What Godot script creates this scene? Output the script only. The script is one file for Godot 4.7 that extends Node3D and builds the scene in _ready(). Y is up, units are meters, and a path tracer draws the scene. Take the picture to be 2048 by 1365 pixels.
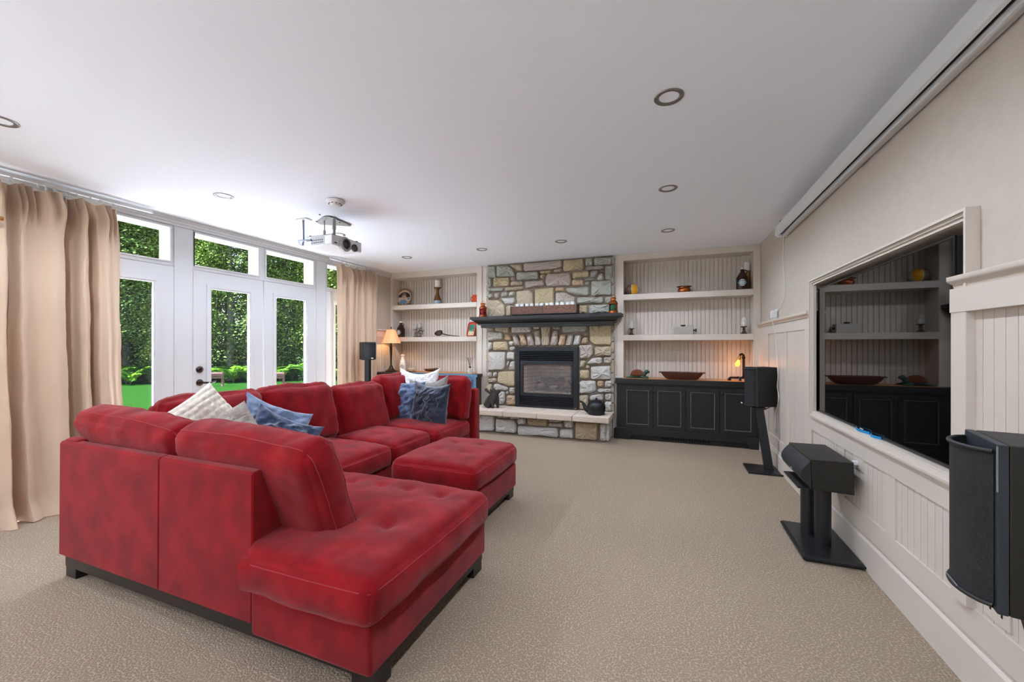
extends Node3D
# A carpeted family room: red sectional, stone fireplace between two built-in bookcases, window wall onto a garden. y up, metres.
const ID := Transform3D.IDENTITY
var rng := RandomNumberGenerator.new()
var N0 := FastNoiseLite.new()
var tex_cache := {}

# ---------------------------------------------------------------- mesh builder: loose triangles, counter-clockwise seen from outside; normals by crease angle
class MB:
	var p := PackedVector3Array()
	var uv := PackedVector2Array()
	func tri(a: Vector3, b: Vector3, c: Vector3) -> void:
		p.append(a); p.append(b); p.append(c)
	func quad(a: Vector3, b: Vector3, c: Vector3, d: Vector3) -> void:
		p.append(a); p.append(b); p.append(c); p.append(a); p.append(c); p.append(d)
	func quad_uv(a: Vector3, b: Vector3, c: Vector3, d: Vector3) -> void:   # a lower left, b lower right, c upper right, d upper left
		quad(a, b, c, d)
		for t in [Vector2(0, 1), Vector2(1, 1), Vector2(1, 0), Vector2(0, 1), Vector2(1, 0), Vector2(0, 0)]: uv.append(t)
	func box(lo: Vector3, hi: Vector3, xf := Transform3D.IDENTITY) -> void:
		var v := []
		for i in 8: v.append(xf * Vector3(hi.x if i & 1 else lo.x, hi.y if i & 2 else lo.y, hi.z if i & 4 else lo.z))
		quad(v[4], v[5], v[7], v[6]); quad(v[1], v[0], v[2], v[3]); quad(v[5], v[1], v[3], v[7])
		quad(v[0], v[4], v[6], v[2]); quad(v[6], v[7], v[3], v[2]); quad(v[0], v[1], v[5], v[4])
	func cbox(c: Vector3, s: Vector3, xf := Transform3D.IDENTITY) -> void:
		box(c - s / 2, c + s / 2, xf)
	# a surface given by shape(point of the cube -1..1) on all six faces, n cells a side
	func cube_map(n: Vector3i, shape: Callable, xf := Transform3D.IDENTITY) -> void:
		for ax in 3:
			var u := (ax + 1) % 3
			var w := (ax + 2) % 3
			for sg in [-1.0, 1.0]:
				var g := []
				for i in n[u] + 1:
					var row := PackedVector3Array()
					for j in n[w] + 1:
						var q := Vector3.ZERO
						q[ax] = sg; q[u] = -1.0 + 2.0 * i / n[u]; q[w] = -1.0 + 2.0 * j / n[w]
						row.append(xf * shape.call(q))
					g.append(row)
				for i in n[u]:
					for j in n[w]:
						if sg > 0: quad(g[i][j], g[i + 1][j], g[i + 1][j + 1], g[i][j + 1])
						else: quad(g[i][j], g[i][j + 1], g[i + 1][j + 1], g[i + 1][j])
	func rbox(c: Vector3, s: Vector3, r: float, xf := Transform3D.IDENTITY, seg := 2) -> void:
		var h := s / 2
		r = minf(r, minf(h.x, minf(h.y, h.z)))
		var k := h - Vector3(r, r, r)
		var cuts := []
		for a in 3:
			var l := []
			for i in seg + 1: l.append(-h[a] + r * (1.0 - cos(PI / 2 * i / seg)) if seg > 1 else -h[a] + r * i)
			for i in seg + 1: l.append(-l[seg - i])
			cuts.append(l)
		for ax in 3:
			var u := (ax + 1) % 3
			var w := (ax + 2) % 3
			for sg in [-1.0, 1.0]:
				var g := []
				for a in cuts[u]:
					var row := PackedVector3Array()
					for b in cuts[w]:
						var q := Vector3.ZERO
						q[ax] = sg * h[ax]; q[u] = a; q[w] = b
						var inn := q.clamp(-k, k)
						row.append(xf * (c + inn + (q - inn).normalized() * r))
					g.append(row)
				for i in g.size() - 1:
					for j in g[0].size() - 1:
						if sg > 0: quad(g[i][j], g[i + 1][j], g[i + 1][j + 1], g[i][j + 1])
						else: quad(g[i][j], g[i][j + 1], g[i + 1][j + 1], g[i + 1][j])
	func lathe(prof: Array, seg := 20, xf := Transform3D.IDENTITY, sq := 0.0) -> void:   # prof: Vector2(radius, y) from bottom to top, outside
		for i in prof.size() - 1:
			for k in seg:
				var q := []
				for e in [[i, k], [i, k + 1], [i + 1, k + 1], [i + 1, k]]:
					var a: float = TAU * e[1] / seg
					var pr: Vector2 = prof[e[0]]
					var d := Vector2(cos(a), -sin(a))
					if sq > 0: d *= 1.0 / pow(pow(absf(d.x), 2 + sq) + pow(absf(d.y), 2 + sq), 1.0 / (2 + sq))
					q.append(xf * Vector3(pr.x * d.x, pr.y, pr.x * d.y))
				if prof[i].x < 1e-5: tri(q[0], q[2], q[3])
				elif prof[i + 1].x < 1e-5: tri(q[0], q[1], q[2])
				else: quad(q[0], q[1], q[2], q[3])
	func tube(pts: Array, r, seg := 8, caps := true) -> void:
		var rings := []
		var up := Vector3.UP
		for i in pts.size():
			var d: Vector3 = (pts[mini(i + 1, pts.size() - 1)] - pts[maxi(i - 1, 0)]).normalized()
			if i == 0 and absf(d.dot(up)) > 0.95: up = Vector3.RIGHT
			var s := d.cross(up).normalized()
			up = s.cross(d).normalized()
			var rr: float = r if r is float else r[i]
			var ring := []
			for k in seg:
				var a := TAU * k / seg
				ring.append(pts[i] + (s * cos(a) + up * sin(a)) * rr)
			rings.append(ring)
		for i in pts.size() - 1:
			for k in seg:
				var k2 := (k + 1) % seg
				quad(rings[i][k], rings[i + 1][k], rings[i + 1][k2], rings[i][k2])
		if caps:
			for k in range(1, seg - 1):
				tri(rings[0][0], rings[0][k], rings[0][k + 1])
				tri(rings[-1][0], rings[-1][k + 1], rings[-1][k])
	func prism(poly: Array, d: float, bev := 0.0, xf := Transform3D.IDENTITY) -> void:   # counter-clockwise outline in xy, from z 0 to d
		var n := poly.size()
		var inn := []
		for i in n:
			var a: Vector2 = (poly[i] - poly[(i + n - 1) % n]).normalized()
			var b: Vector2 = (poly[(i + 1) % n] - poly[i]).normalized()
			var nn := (Vector2(a.y, -a.x) + Vector2(b.y, -b.x)).normalized()
			inn.append(poly[i] - nn * bev / maxf(0.35, nn.dot(Vector2(b.y, -b.x))))
		var rings := [[inn, 0.0], [poly, bev], [poly, d - bev], [inn, d]] if bev > 0 else [[poly, 0.0], [poly, d]]
		for r in rings.size() - 1:
			for i in n:
				var j := (i + 1) % n
				var a: Vector2 = rings[r][0][i]; var b: Vector2 = rings[r][0][j]
				var a2: Vector2 = rings[r + 1][0][i]; var b2: Vector2 = rings[r + 1][0][j]
				quad(xf * Vector3(a.x, a.y, rings[r][1]), xf * Vector3(b.x, b.y, rings[r][1]), xf * Vector3(b2.x, b2.y, rings[r + 1][1]), xf * Vector3(a2.x, a2.y, rings[r + 1][1]))
		var t := Geometry2D.triangulate_polygon(PackedVector2Array(inn))
		for i in range(0, t.size(), 3):
			var a: Vector2 = inn[t[i]]; var b: Vector2 = inn[t[i + 1]]; var c: Vector2 = inn[t[i + 2]]
			if (b - a).cross(c - a) < 0:
				var s := b; b = c; c = s
			tri(xf * Vector3(a.x, a.y, d), xf * Vector3(b.x, b.y, d), xf * Vector3(c.x, c.y, d))
			tri(xf * Vector3(a.x, a.y, 0), xf * Vector3(c.x, c.y, 0), xf * Vector3(b.x, b.y, 0))
	func sheet(nu: int, nv: int, f: Callable, thick := 0.0) -> void:   # f(u, v) -> Vector3; with thickness a second skin behind it
		var g := []
		for i in nu + 1:
			var row := PackedVector3Array()
			for j in nv + 1: row.append(f.call(float(i) / nu, float(j) / nv))
			g.append(row)
		for i in nu:
			for j in nv: quad(g[i][j], g[i + 1][j], g[i + 1][j + 1], g[i][j + 1])
		if thick > 0:
			var b := []
			for i in nu + 1:
				var row := PackedVector3Array()
				for j in nv + 1:
					var du: Vector3 = g[mini(i + 1, nu)][j] - g[maxi(i - 1, 0)][j]
					var dv: Vector3 = g[i][mini(j + 1, nv)] - g[i][maxi(j - 1, 0)]
					row.append(g[i][j] - du.cross(dv).normalized() * thick)
				b.append(row)
			for i in nu:
				for j in nv: quad(b[i][j], b[i][j + 1], b[i + 1][j + 1], b[i + 1][j])
				quad(g[i][0], b[i][0], b[i + 1][0], g[i + 1][0]); quad(g[i][nv], g[i + 1][nv], b[i + 1][nv], b[i][nv])
			for j in nv:
				quad(g[0][j], g[0][j + 1], b[0][j + 1], b[0][j]); quad(g[nu][j], b[nu][j], b[nu][j + 1], g[nu][j + 1])
	# surface nets of a field (negative inside) on cells of size c
	func nets(f: Callable, lo: Vector3, hi: Vector3, c: float) -> void:
		var n := Vector3i(((hi - lo) / c).ceil()) + Vector3i.ONE
		var val := PackedFloat32Array()
		val.resize(n.x * n.y * n.z)
		for z in n.z:
			for y in n.y:
				for x in n.x: val[(z * n.y + y) * n.x + x] = f.call(lo + Vector3(x, y, z) * c)
		var vert := {}
		for z in n.z - 1:
			for y in n.y - 1:
				for x in n.x - 1:
					var b := (z * n.y + y) * n.x + x
					var s := Vector3.ZERO
					var cnt := 0
					for e in [[0, 0], [0, 1], [0, 2], [1, 1], [1, 2], [2, 0], [2, 2], [3, 2], [4, 0], [4, 1], [5, 1], [6, 0]]:
						var i: int = e[0]
						var o := Vector3i(i & 1, (i >> 1) & 1, (i >> 2) & 1)
						var o2 := o
						o2[e[1]] += 1
						if o2[e[1]] > 1: continue
						var va := val[b + (o.z * n.y + o.y) * n.x + o.x]
						var vb := val[b + (o2.z * n.y + o2.y) * n.x + o2.x]
						if (va < 0) != (vb < 0):
							s += Vector3(o).lerp(Vector3(o2), va / (va - vb)); cnt += 1
					if cnt: vert[b] = lo + (Vector3(x, y, z) + s / cnt) * c
		var st := [1, n.x, n.x * n.y]
		for z in range(1, n.z - 1):
			for y in range(1, n.y - 1):
				for x in range(1, n.x - 1):
					var b := (z * n.y + y) * n.x + x
					for ax in 3:
						var va := val[b]
						var vb := val[b + st[ax]]
						if (va < 0) == (vb < 0): continue
						var u: int = st[(ax + 1) % 3]
						var w: int = st[(ax + 2) % 3]
						var q := [b, b - u, b - u - w, b - w]
						if va >= 0: q.reverse()
						if q.all(func(k): return vert.has(k)): quad(vert[q[0]], vert[q[1]], vert[q[2]], vert[q[3]])
	func mesh(crease := 40.0, shift := Vector3.ZERO) -> ArrayMesh:
		var nf := p.size() / 3
		var fn := PackedVector3Array()
		var at := {}
		for f in nf:
			fn.append((p[f * 3 + 1] - p[f * 3]).cross(p[f * 3 + 2] - p[f * 3]))
		var n := PackedVector3Array()
		n.resize(p.size())
		if crease > 0:
			for i in p.size():
				var key := Vector3i((p[i] * 20000.0).round())
				if at.has(key): at[key].append(i / 3)
				else: at[key] = [i / 3]
			var cc := cos(deg_to_rad(crease))
			for i in p.size():
				var own := fn[i / 3]
				var on := own.normalized()
				var s := Vector3.ZERO
				for f in at[Vector3i((p[i] * 20000.0).round())]:
					if f == i / 3 or fn[f].normalized().dot(on) > cc: s += fn[f]
				n[i] = s.normalized()
		else:
			for i in p.size(): n[i] = fn[i / 3].normalized()
		var v := PackedVector3Array()
		var nn := PackedVector3Array()
		var uu := PackedVector2Array()
		v.resize(p.size()); nn.resize(p.size())
		if uv.size() == p.size(): uu.resize(p.size())
		for f in nf:
			for k in 3:
				var src: int = f * 3 + [0, 2, 1][k]
				v[f * 3 + k] = p[src] - shift
				nn[f * 3 + k] = n[src]
				if uu.size(): uu[f * 3 + k] = uv[src]
		var arr := []
		arr.resize(Mesh.ARRAY_MAX)
		arr[Mesh.ARRAY_VERTEX] = v
		arr[Mesh.ARRAY_NORMAL] = nn
		if uu.size(): arr[Mesh.ARRAY_TEX_UV] = uu
		var m := ArrayMesh.new()
		m.add_surface_from_arrays(Mesh.PRIMITIVE_TRIANGLES, arr)
		return m

# ---------------------------------------------------------------- nodes
func free_name(parent: Node, called: String) -> String:
	var n := called
	var i := 0
	while parent.has_node(n):
		i += 1
		n = "%s_%03d" % [called, i]
	return n

func meta(o: Node, label: String, category: String, group := "") -> void:
	o.set_meta("label", label); o.set_meta("category", category)
	if group: o.set_meta("group", group)

func thing(called: String, label: String, category: String, at := Vector3.ZERO, turn := 0.0, group := "") -> Node3D:
	var o := Node3D.new()
	o.name = free_name(self, called)
	add_child(o, true)
	o.position = at
	o.rotation.y = turn
	meta(o, label, category, group)
	return o

func put_mesh(called: String, m: Mesh, mt: Material, parent: Node = self) -> MeshInstance3D:
	var o := MeshInstance3D.new()
	o.name = free_name(parent, called)
	o.mesh = m
	o.material_override = mt
	parent.add_child(o, true)
	return o

# world: the shape was given in room coordinates although its parent stands elsewhere (unturned)
func put(called: String, mb: MB, mt: Material, parent: Node = self, crease := 40.0, world := false) -> MeshInstance3D:
	var at := Vector3.ZERO
	var q := parent
	while world and q is Node3D and q != self:
		at += q.position
		q = q.get_parent()
	return put_mesh(called, mb.mesh(crease, at), mt, parent)

func struct_of(called: String, mb: MB, mt: Material, label := "") -> MeshInstance3D:
	var o := put(called, mb, mt)
	o.set_meta("kind", "structure")
	if label: o.set_meta("label", label)
	return o

func twin(src: Node3D, at: Vector3, label: String, turn := NAN) -> Node3D:
	var r: Node3D = src.duplicate()
	var base := String(src.name)
	if base.length() > 4 and base[-4] == "_" and base.right(3).is_valid_int(): base = base.left(-4)
	r.name = free_name(self, base)
	add_child(r, true)
	r.position = at
	if not is_nan(turn): r.rotation.y = turn
	if label: r.set_meta("label", label)
	return r

# ---------------------------------------------------------------- materials
func noise_tex(freq: float, a: Color, b: Color, type := FastNoiseLite.TYPE_SIMPLEX_SMOOTH, oct := 4, size := 512, sd := 1, mid := 0.5) -> NoiseTexture2D:
	var key := str([freq, a, b, type, oct, size, sd, mid])
	if tex_cache.has(key): return tex_cache[key]
	var n := FastNoiseLite.new()
	n.noise_type = type
	n.frequency = freq
	n.fractal_octaves = oct
	n.seed = sd
	if oct <= 1: n.fractal_type = FastNoiseLite.FRACTAL_NONE
	var t := NoiseTexture2D.new()
	t.width = size; t.height = size
	t.seamless = true
	t.seamless_blend_skirt = 0.2
	t.noise = n
	var g := Gradient.new()
	g.offsets = PackedFloat32Array([0.0, mid, 1.0])
	g.colors = PackedColorArray([a, a.lerp(b, 0.5), b])
	t.color_ramp = g
	tex_cache[key] = t
	return t

func mat(hex: String, rough := 0.6, metal := 0.0) -> StandardMaterial3D:
	var m := StandardMaterial3D.new()
	m.albedo_color = Color(hex)
	m.roughness = rough
	m.metallic = metal
	m.resource_name = "m_" + hex
	return m

func tri_map(m: StandardMaterial3D, scale: float, world := true) -> StandardMaterial3D:
	m.uv1_triplanar = true
	m.uv1_world_triplanar = world
	m.uv1_triplanar_sharpness = 4.0
	m.uv1_scale = Vector3.ONE * scale
	return m

func bump(m: StandardMaterial3D, t: Texture2D, cm: float) -> StandardMaterial3D:
	m.heightmap_enabled = true
	m.heightmap_texture = t
	m.heightmap_scale = cm
	return m

func mottled(a: String, b: String, freq: float, scale: float, rough := 0.7, cm := 0.0, sd := 1, oct := 4) -> StandardMaterial3D:
	var m := mat("ffffff", rough)
	m.albedo_texture = noise_tex(freq, Color(a), Color(b), FastNoiseLite.TYPE_SIMPLEX_SMOOTH, oct, 512, sd)
	tri_map(m, scale)
	if cm > 0: bump(m, noise_tex(freq * 2, Color.BLACK, Color.WHITE, FastNoiseLite.TYPE_SIMPLEX_SMOOTH, 4, 512, sd + 7), cm)
	return m

func glow(hex: String, k: float) -> StandardMaterial3D:
	var m := mat(hex, 0.5)
	m.emission_enabled = true
	m.emission = Color(hex)
	m.emission_energy_multiplier = k
	return m

func glass(hex := "ffffff", a := 0.002) -> StandardMaterial3D:
	var m := mat(hex, 0.02)
	m.albedo_color.a = a
	m.transparency = BaseMaterial3D.TRANSPARENCY_ALPHA
	return m
const STONES := [
["g",-2561,2421,-2428,2417,-2424,2242,-2561,2251], ["g",-2415,2419,-2227,2418,-2150,2355,-2097,2240,-2188,2245,-2415,2252], ["t",-2204,2419,-1996,2418,-1996,2313,-2080,2312], ["p",-1984,2418,-1404,2422,-1401,2331,-1550,2302,-1984,2312], ["y",-1741,2293,-1550,2294,-1574,2254,-1723,2255], ["t",-1538,2293,-1404,2318,-1401,2268,-1527,2264],
["y",-1393,2421,-1104,2423,-1098,2270,-1393,2268], ["g",-1082,2421,-977,2423,-977,2317,-1082,2314], ["g",-964,2423,-719,2422,-719,2314,-961,2314], ["p",-1082,2306,-825,2307,-829,2266,-1082,2266], ["g",-815,2305,-719,2303,-698,2205,-719,2115,-815,2117], ["y",-1263,2246,-1026,2249,-1021,2160,-1263,2153],
["g",-1013,2248,-895,2251,-917,2192,-948,2158,-1013,2158], ["g",-880,2253,-829,2254,-829,2225,-878,2225], ["w",-890,2205,-831,2206,-829,2114,-930,2116], ["g",-1093,2143,-950,2148,-955,2118,-1087,2115], ["o",-1270,2140,-1104,2139,-1102,2055,-1270,2055], ["g",-1090,2105,-1021,2104,-1018,2050,-1090,2051],
["g",-2561,2240,-2481,2240,-2481,2107,-2557,2106], ["y",-2465,2245,-2201,2238,-2197,2103,-2465,2108], ["p",-2186,2237,-2102,2238,-2099,2185,-2186,2176], ["g",-2094,2296,-1753,2291,-1747,2181,-2094,2185], ["y",-1733,2249,-1647,2246,-1663,2191,-1729,2182], ["p",-1633,2248,-1297,2243,-1278,2154,-1286,2056,-1643,2070,-1655,2143],
["t",-2186,2167,-1984,2166,-1984,2106,-2186,2105], ["p",-1964,2159,-1669,2162,-1657,2088,-1693,2073,-1955,2058], ["g",-2559,2092,-2296,2085,-2294,2037,-2557,2034], ["t",-2282,2088,-1980,2089,-1981,2045,-2278,2034], ["g",-2559,2012,-2467,2013,-2467,1931,-2554,1929], ["p",-2452,2018,-2352,2017,-2359,1932,-2452,1929],
["g",-2340,2023,-2229,2025,-2229,1953,-2340,1948], ["w",-2211,2019,-2121,2024,-2122,1954,-2211,1950], ["w",-2343,1932,-2121,1934,-2117,1839,-2265,1833], ["t",-2565,1912,-2372,1909,-2272,1819,-2274,1654,-2559,1655], ["t",-2256,1818,-2137,1820,-2122,1660,-2256,1656], ["t",-2097,2025,-1887,2035,-1829,1979,-1826,1805,-2084,1812],
["y",-1811,2045,-1523,2051,-1520,1793,-1811,1802], ["o",-1507,2050,-1380,2048,-1378,1988,-1507,1989], ["g",-1362,2028,-1029,2032,-1023,1915,-1199,1912,-1339,1976], ["g",-1002,2108,-721,2102,-718,1901,-1002,1906], ["p",-1507,1973,-1364,1971,-1218,1897,-1216,1782,-1507,1791], ["g",-1197,1891,-833,1886,-831,1803,-1197,1804],
["g",-818,1883,-720,1886,-720,1793,-816,1794], ["y",-1191,1779,-1056,1780,-1053,1664,-1191,1662], ["g",-1035,1779,-724,1778,-720,1659,-1035,1663], ["t",-2109,1801,-1816,1791,-1816,1654,-2107,1657], ["y",-1799,1790,-1521,1780,-1521,1655,-1799,1658], ["p",-1507,1779,-1207,1774,-1207,1657,-1507,1659],
["g",-2565,1589,-2454,1587,-2450,1456,-2565,1446], ["t",-2438,1586,-2207,1581,-2206,1417,-2288,1418,-2438,1444], ["w",-2559,1435,-2313,1426,-2307,1323,-2559,1300], ["w",-2179,1581,-1869,1574,-1859,1419,-2173,1411], ["o",-2288,1396,-2201,1395,-2165,1310,-2282,1305], ["w",-1842,1573,-1735,1571,-1731,1463,-1836,1459],
["t",-1721,1570,-1570,1567,-1600,1221,-1703,1221], ["p",-1824,1443,-1731,1453,-1713,1221,-1799,1221], ["p",-1947,1392,-1853,1397,-1816,1221,-1910,1221], ["o",-2059,1393,-1958,1392,-1927,1221,-2021,1219], ["p",-2160,1388,-2077,1393,-2039,1221,-2122,1221], ["p",-1542,1439,-1453,1438,-1482,1221,-1583,1221],
["o",-1431,1392,-1343,1391,-1378,1221,-1472,1221], ["p",-1327,1385,-1235,1384,-1275,1221,-1362,1221], ["w",-1219,1379,-1128,1383,-1167,1227,-1253,1221], ["g",-1554,1567,-1424,1564,-1439,1453,-1542,1455], ["g",-1414,1564,-1051,1556,-1056,1414,-1408,1408], ["t",-1118,1389,-1045,1393,-1045,1365,-1113,1360],
["o",-1107,1344,-1045,1346,-1042,1254,-1146,1251], ["y",-1024,1555,-721,1548,-724,1232,-958,1235,-1024,1291], ["w",-2559,1283,-2487,1273,-2487,1164,-2551,1149], ["y",-2471,1283,-2242,1288,-2223,1156,-2471,1155], ["w",-2224,1288,-2137,1293,-2127,1227,-2205,1221], ["w",-2205,1208,-2117,1211,-2112,1156,-2198,1154],
["w",-2551,1130,-2268,1134,-2265,907,-2304,863,-2548,856], ["w",-2247,1131,-2117,1134,-2114,1019,-2247,1011], ["w",-2243,998,-2195,999,-2239,910,-2243,905], ["w",-2186,995,-2114,1000,-2112,871,-2230,868], ["p",-2565,826,-2490,828,-2490,748,-2562,740], ["w",-2471,828,-2404,830,-2417,756,-2471,751],
["y",-2386,836,-2114,849,-2112,629,-2227,625,-2343,668,-2399,678], ["t",-2562,729,-2417,739,-2413,678,-2558,667], ["t",-2565,650,-2483,659,-2483,340,-2558,329], ["w",-2465,647,-2395,656,-2229,610,-2236,565,-2465,556], ["p",-2211,609,-2112,615,-2108,511,-2205,519], ["w",-2263,547,-2223,555,-2223,512,-2263,504],
["w",-2465,539,-2281,546,-2274,418,-2307,349,-2465,341], ["o",-2250,488,-2104,497,-2102,355,-2256,345], ["p",-1169,1232,-985,1237,-972,1108,-1029,1049,-1163,1042], ["t",-953,1210,-721,1215,-721,1090,-953,1082], ["t",-1163,1021,-1073,1022,-1095,926,-1163,919], ["w",-1052,988,-993,1056,-854,1068,-849,980,-1052,975],
["p",-834,1068,-721,1073,-718,982,-831,978], ["t",-1079,955,-1023,960,-1023,906,-1079,908], ["y",-1166,890,-1029,893,-1029,768,-1163,769], ["w",-1008,940,-737,956,-729,771,-1008,766], ["w",-1166,737,-941,750,-932,606,-1007,570,-1166,564], ["o",-920,745,-833,750,-833,665,-915,660],
["w",-818,750,-721,757,-718,661,-816,655], ["w",-915,641,-727,648,-727,599,-915,591], ["t",-1166,542,-1040,551,-1040,352,-1163,339], ["w",-1019,543,-833,574,-828,491,-1019,471], ["w",-818,576,-724,584,-721,491,-813,487], ["w",-1019,455,-833,465,-833,337,-1019,330],
["w",-818,471,-721,476,-718,338,-816,334],
]
const HEARTH := [
["w",-2656,236,-2301,241,-2301,23,-2656,-2], ["w",-2279,201,-1994,197,-1963,131,-1973,16,-2279,11], ["w",-2250,243,-2083,248,-2083,223,-2250,212], ["w",-2068,244,-1900,248,-1900,220,-2068,209], ["w",-1886,241,-1834,240,-1829,153,-1948,139,-1958,205], ["y",-1814,237,-1528,246,-1526,146,-1745,139,-1804,150],
["w",-1948,121,-1383,134,-1373,12,-1948,-1], ["w",-1510,242,-1325,245,-1323,219,-1510,211], ["p",-1505,198,-1320,208,-1296,149,-1505,143], ["w",-1302,242,-1169,247,-1174,149,-1288,145], ["w",-1355,122,-1174,131,-1169,6,-1359,4], ["y",-1147,234,-854,237,-863,10,-1147,8],
["w",-833,234,-744,240,-748,11,-824,9],
]
# ---------------------------------------------------------------- the room's measures
const H := 2.44
const XL := -4.37     # window wall, room side
const XR := 1.012     # right wall, painted part
const ZB := -5.56     # face of the bookcases
const ZN := 2.8       # near wall, behind the camera
const ZBB := -5.80    # back of the niches
var M := {}

func materials() -> void:
	M.wall = mottled("b3a99b", "b9afa1", 0.02, 1.0, 0.75)
	M.trim = mat("cac0b3", 0.42)
	M.bead = mat("c8beb1", 0.45)
	M.ceil = mat("eef3fa", 0.9)
	M.white = mat("cfd0d0", 0.35)
	M.white_dim = mat("dedede", 0.4)
	M.outer = mat("efe8cf", 0.5)
	M.rubber = mat("2a2a2a", 0.6)
	M.pane = glass()
	M.pane.metallic_specular = 0.12
	# carpet: looped pile
	var c := mat("ffffff", 0.95)
	c.albedo_texture = noise_tex(0.085, Color("7a6a58"), Color("b8a68e"), FastNoiseLite.TYPE_CELLULAR, 1, 1024, 3, 0.5)
	tri_map(c, 1.45)
	bump(c, noise_tex(0.085, Color.WHITE, Color.BLACK, FastNoiseLite.TYPE_CELLULAR, 1, 1024, 3), 0.3)
	M.carpet = c
	# red microsuede
	var s := mat("ffffff", 0.9)
	s.albedo_texture = noise_tex(0.011, Color("6c0e13"), Color("92171b"), FastNoiseLite.TYPE_SIMPLEX_SMOOTH, 5, 512, 11)
	tri_map(s, 0.8)
	s.rim_enabled = true; s.rim = 0.3; s.rim_tint = 0.85; s.metallic_specular = 0.12
	bump(s, noise_tex(0.3, Color.BLACK, Color.WHITE, FastNoiseLite.TYPE_SIMPLEX_SMOOTH, 2, 512, 5), 0.02)
	M.suede = s
	M.espresso = mat("1c1613", 0.35)
	M.black = mat("141414", 0.55)
	M.black_paint = mottled("161618", "1b1b1e", 0.05, 2.0, 0.42)
	M.steel = mat("8e8d8a", 0.35, 1.0)
	M.nickel = mat("a09a92", 0.3, 1.0)
	M.bronze = mat("3a2d25", 0.4, 0.7)
	M.copper = mat("b4673a", 0.28, 1.0)
	M.brass = mat("b98a4a", 0.3, 1.0)
	M.candle = mat("efe9dc", 0.6)
	M.dark_wood = mottled("2b1d16", "4a2f20", 0.02, 3.0, 0.5)
	M.honey = mottled("a9743c", "c48d50", 0.015, 3.0, 0.4)
	M.amber = mat("2c1408", 0.08)
	M.ceramic = mat("e8e4da", 0.25)
	M.slot = mat("050505", 0.9)

func _ready() -> void:
	rng.seed = 7
	N0.seed = 5
	N0.frequency = 1.0
	# camera, sky, sun, exposure
	var cam := Camera3D.new()
	cam.name = "camera"
	add_child(cam)
	cam.position = Vector3(0, 1.22, 0)
	cam.rotation.y = deg_to_rad(21.43)
	cam.projection = Camera3D.PROJECTION_FRUSTUM
	cam.near = 0.05
	cam.far = 200.0
	cam.size = 0.05 * 1365.0 / 804.15
	cam.frustum_offset = Vector2(0, 0.05 * (692.5 - 682.5) / 804.15)
	cam.current = true
	var we := WorldEnvironment.new()
	we.name = "world"
	var e := Environment.new()
	e.background_mode = Environment.BG_SKY
	var sk := ProceduralSkyMaterial.new()
	sk.sky_top_color = Color("b9cfe8")
	sk.sky_horizon_color = Color("e9eef2")
	sk.ground_bottom_color = Color("5b6148")
	sk.ground_horizon_color = Color("8f967e")
	sk.sky_energy_multiplier = 1.0
	e.sky = Sky.new()
	e.sky.sky_material = sk
	e.background_energy_multiplier = 5.0
	e.tonemap_mode = Environment.TONE_MAPPER_LINEAR
	e.tonemap_exposure = 1.22
	e.sdfgi_enabled = true
	e.ssao_enabled = true
	e.ssil_enabled = true
	we.environment = e
	add_child(we)
	var sun := DirectionalLight3D.new()
	sun.name = "sun"
	add_child(sun)
	sun.look_at_from_position(Vector3.ZERO, Vector3(0.42, -0.80, -0.52))
	sun.light_energy = 28.0
	sun.light_color = Color("dae6ff")
	sun.light_angular_distance = 2.0
	sun.shadow_enabled = true
	sun.sky_mode = DirectionalLight3D.SKY_MODE_LIGHT_ONLY
	materials()
	shell()
	window_wall()
	right_wall()
	bookcases()
	chimney()
	sofa()
	ottoman()
	pillows()
	curtains()
	ceiling_fittings()
	cabinets()
	hearth_things()
	shelf_things()
	speakers()
	television()
	screen_case()
	outlets()
	garden()

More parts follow.
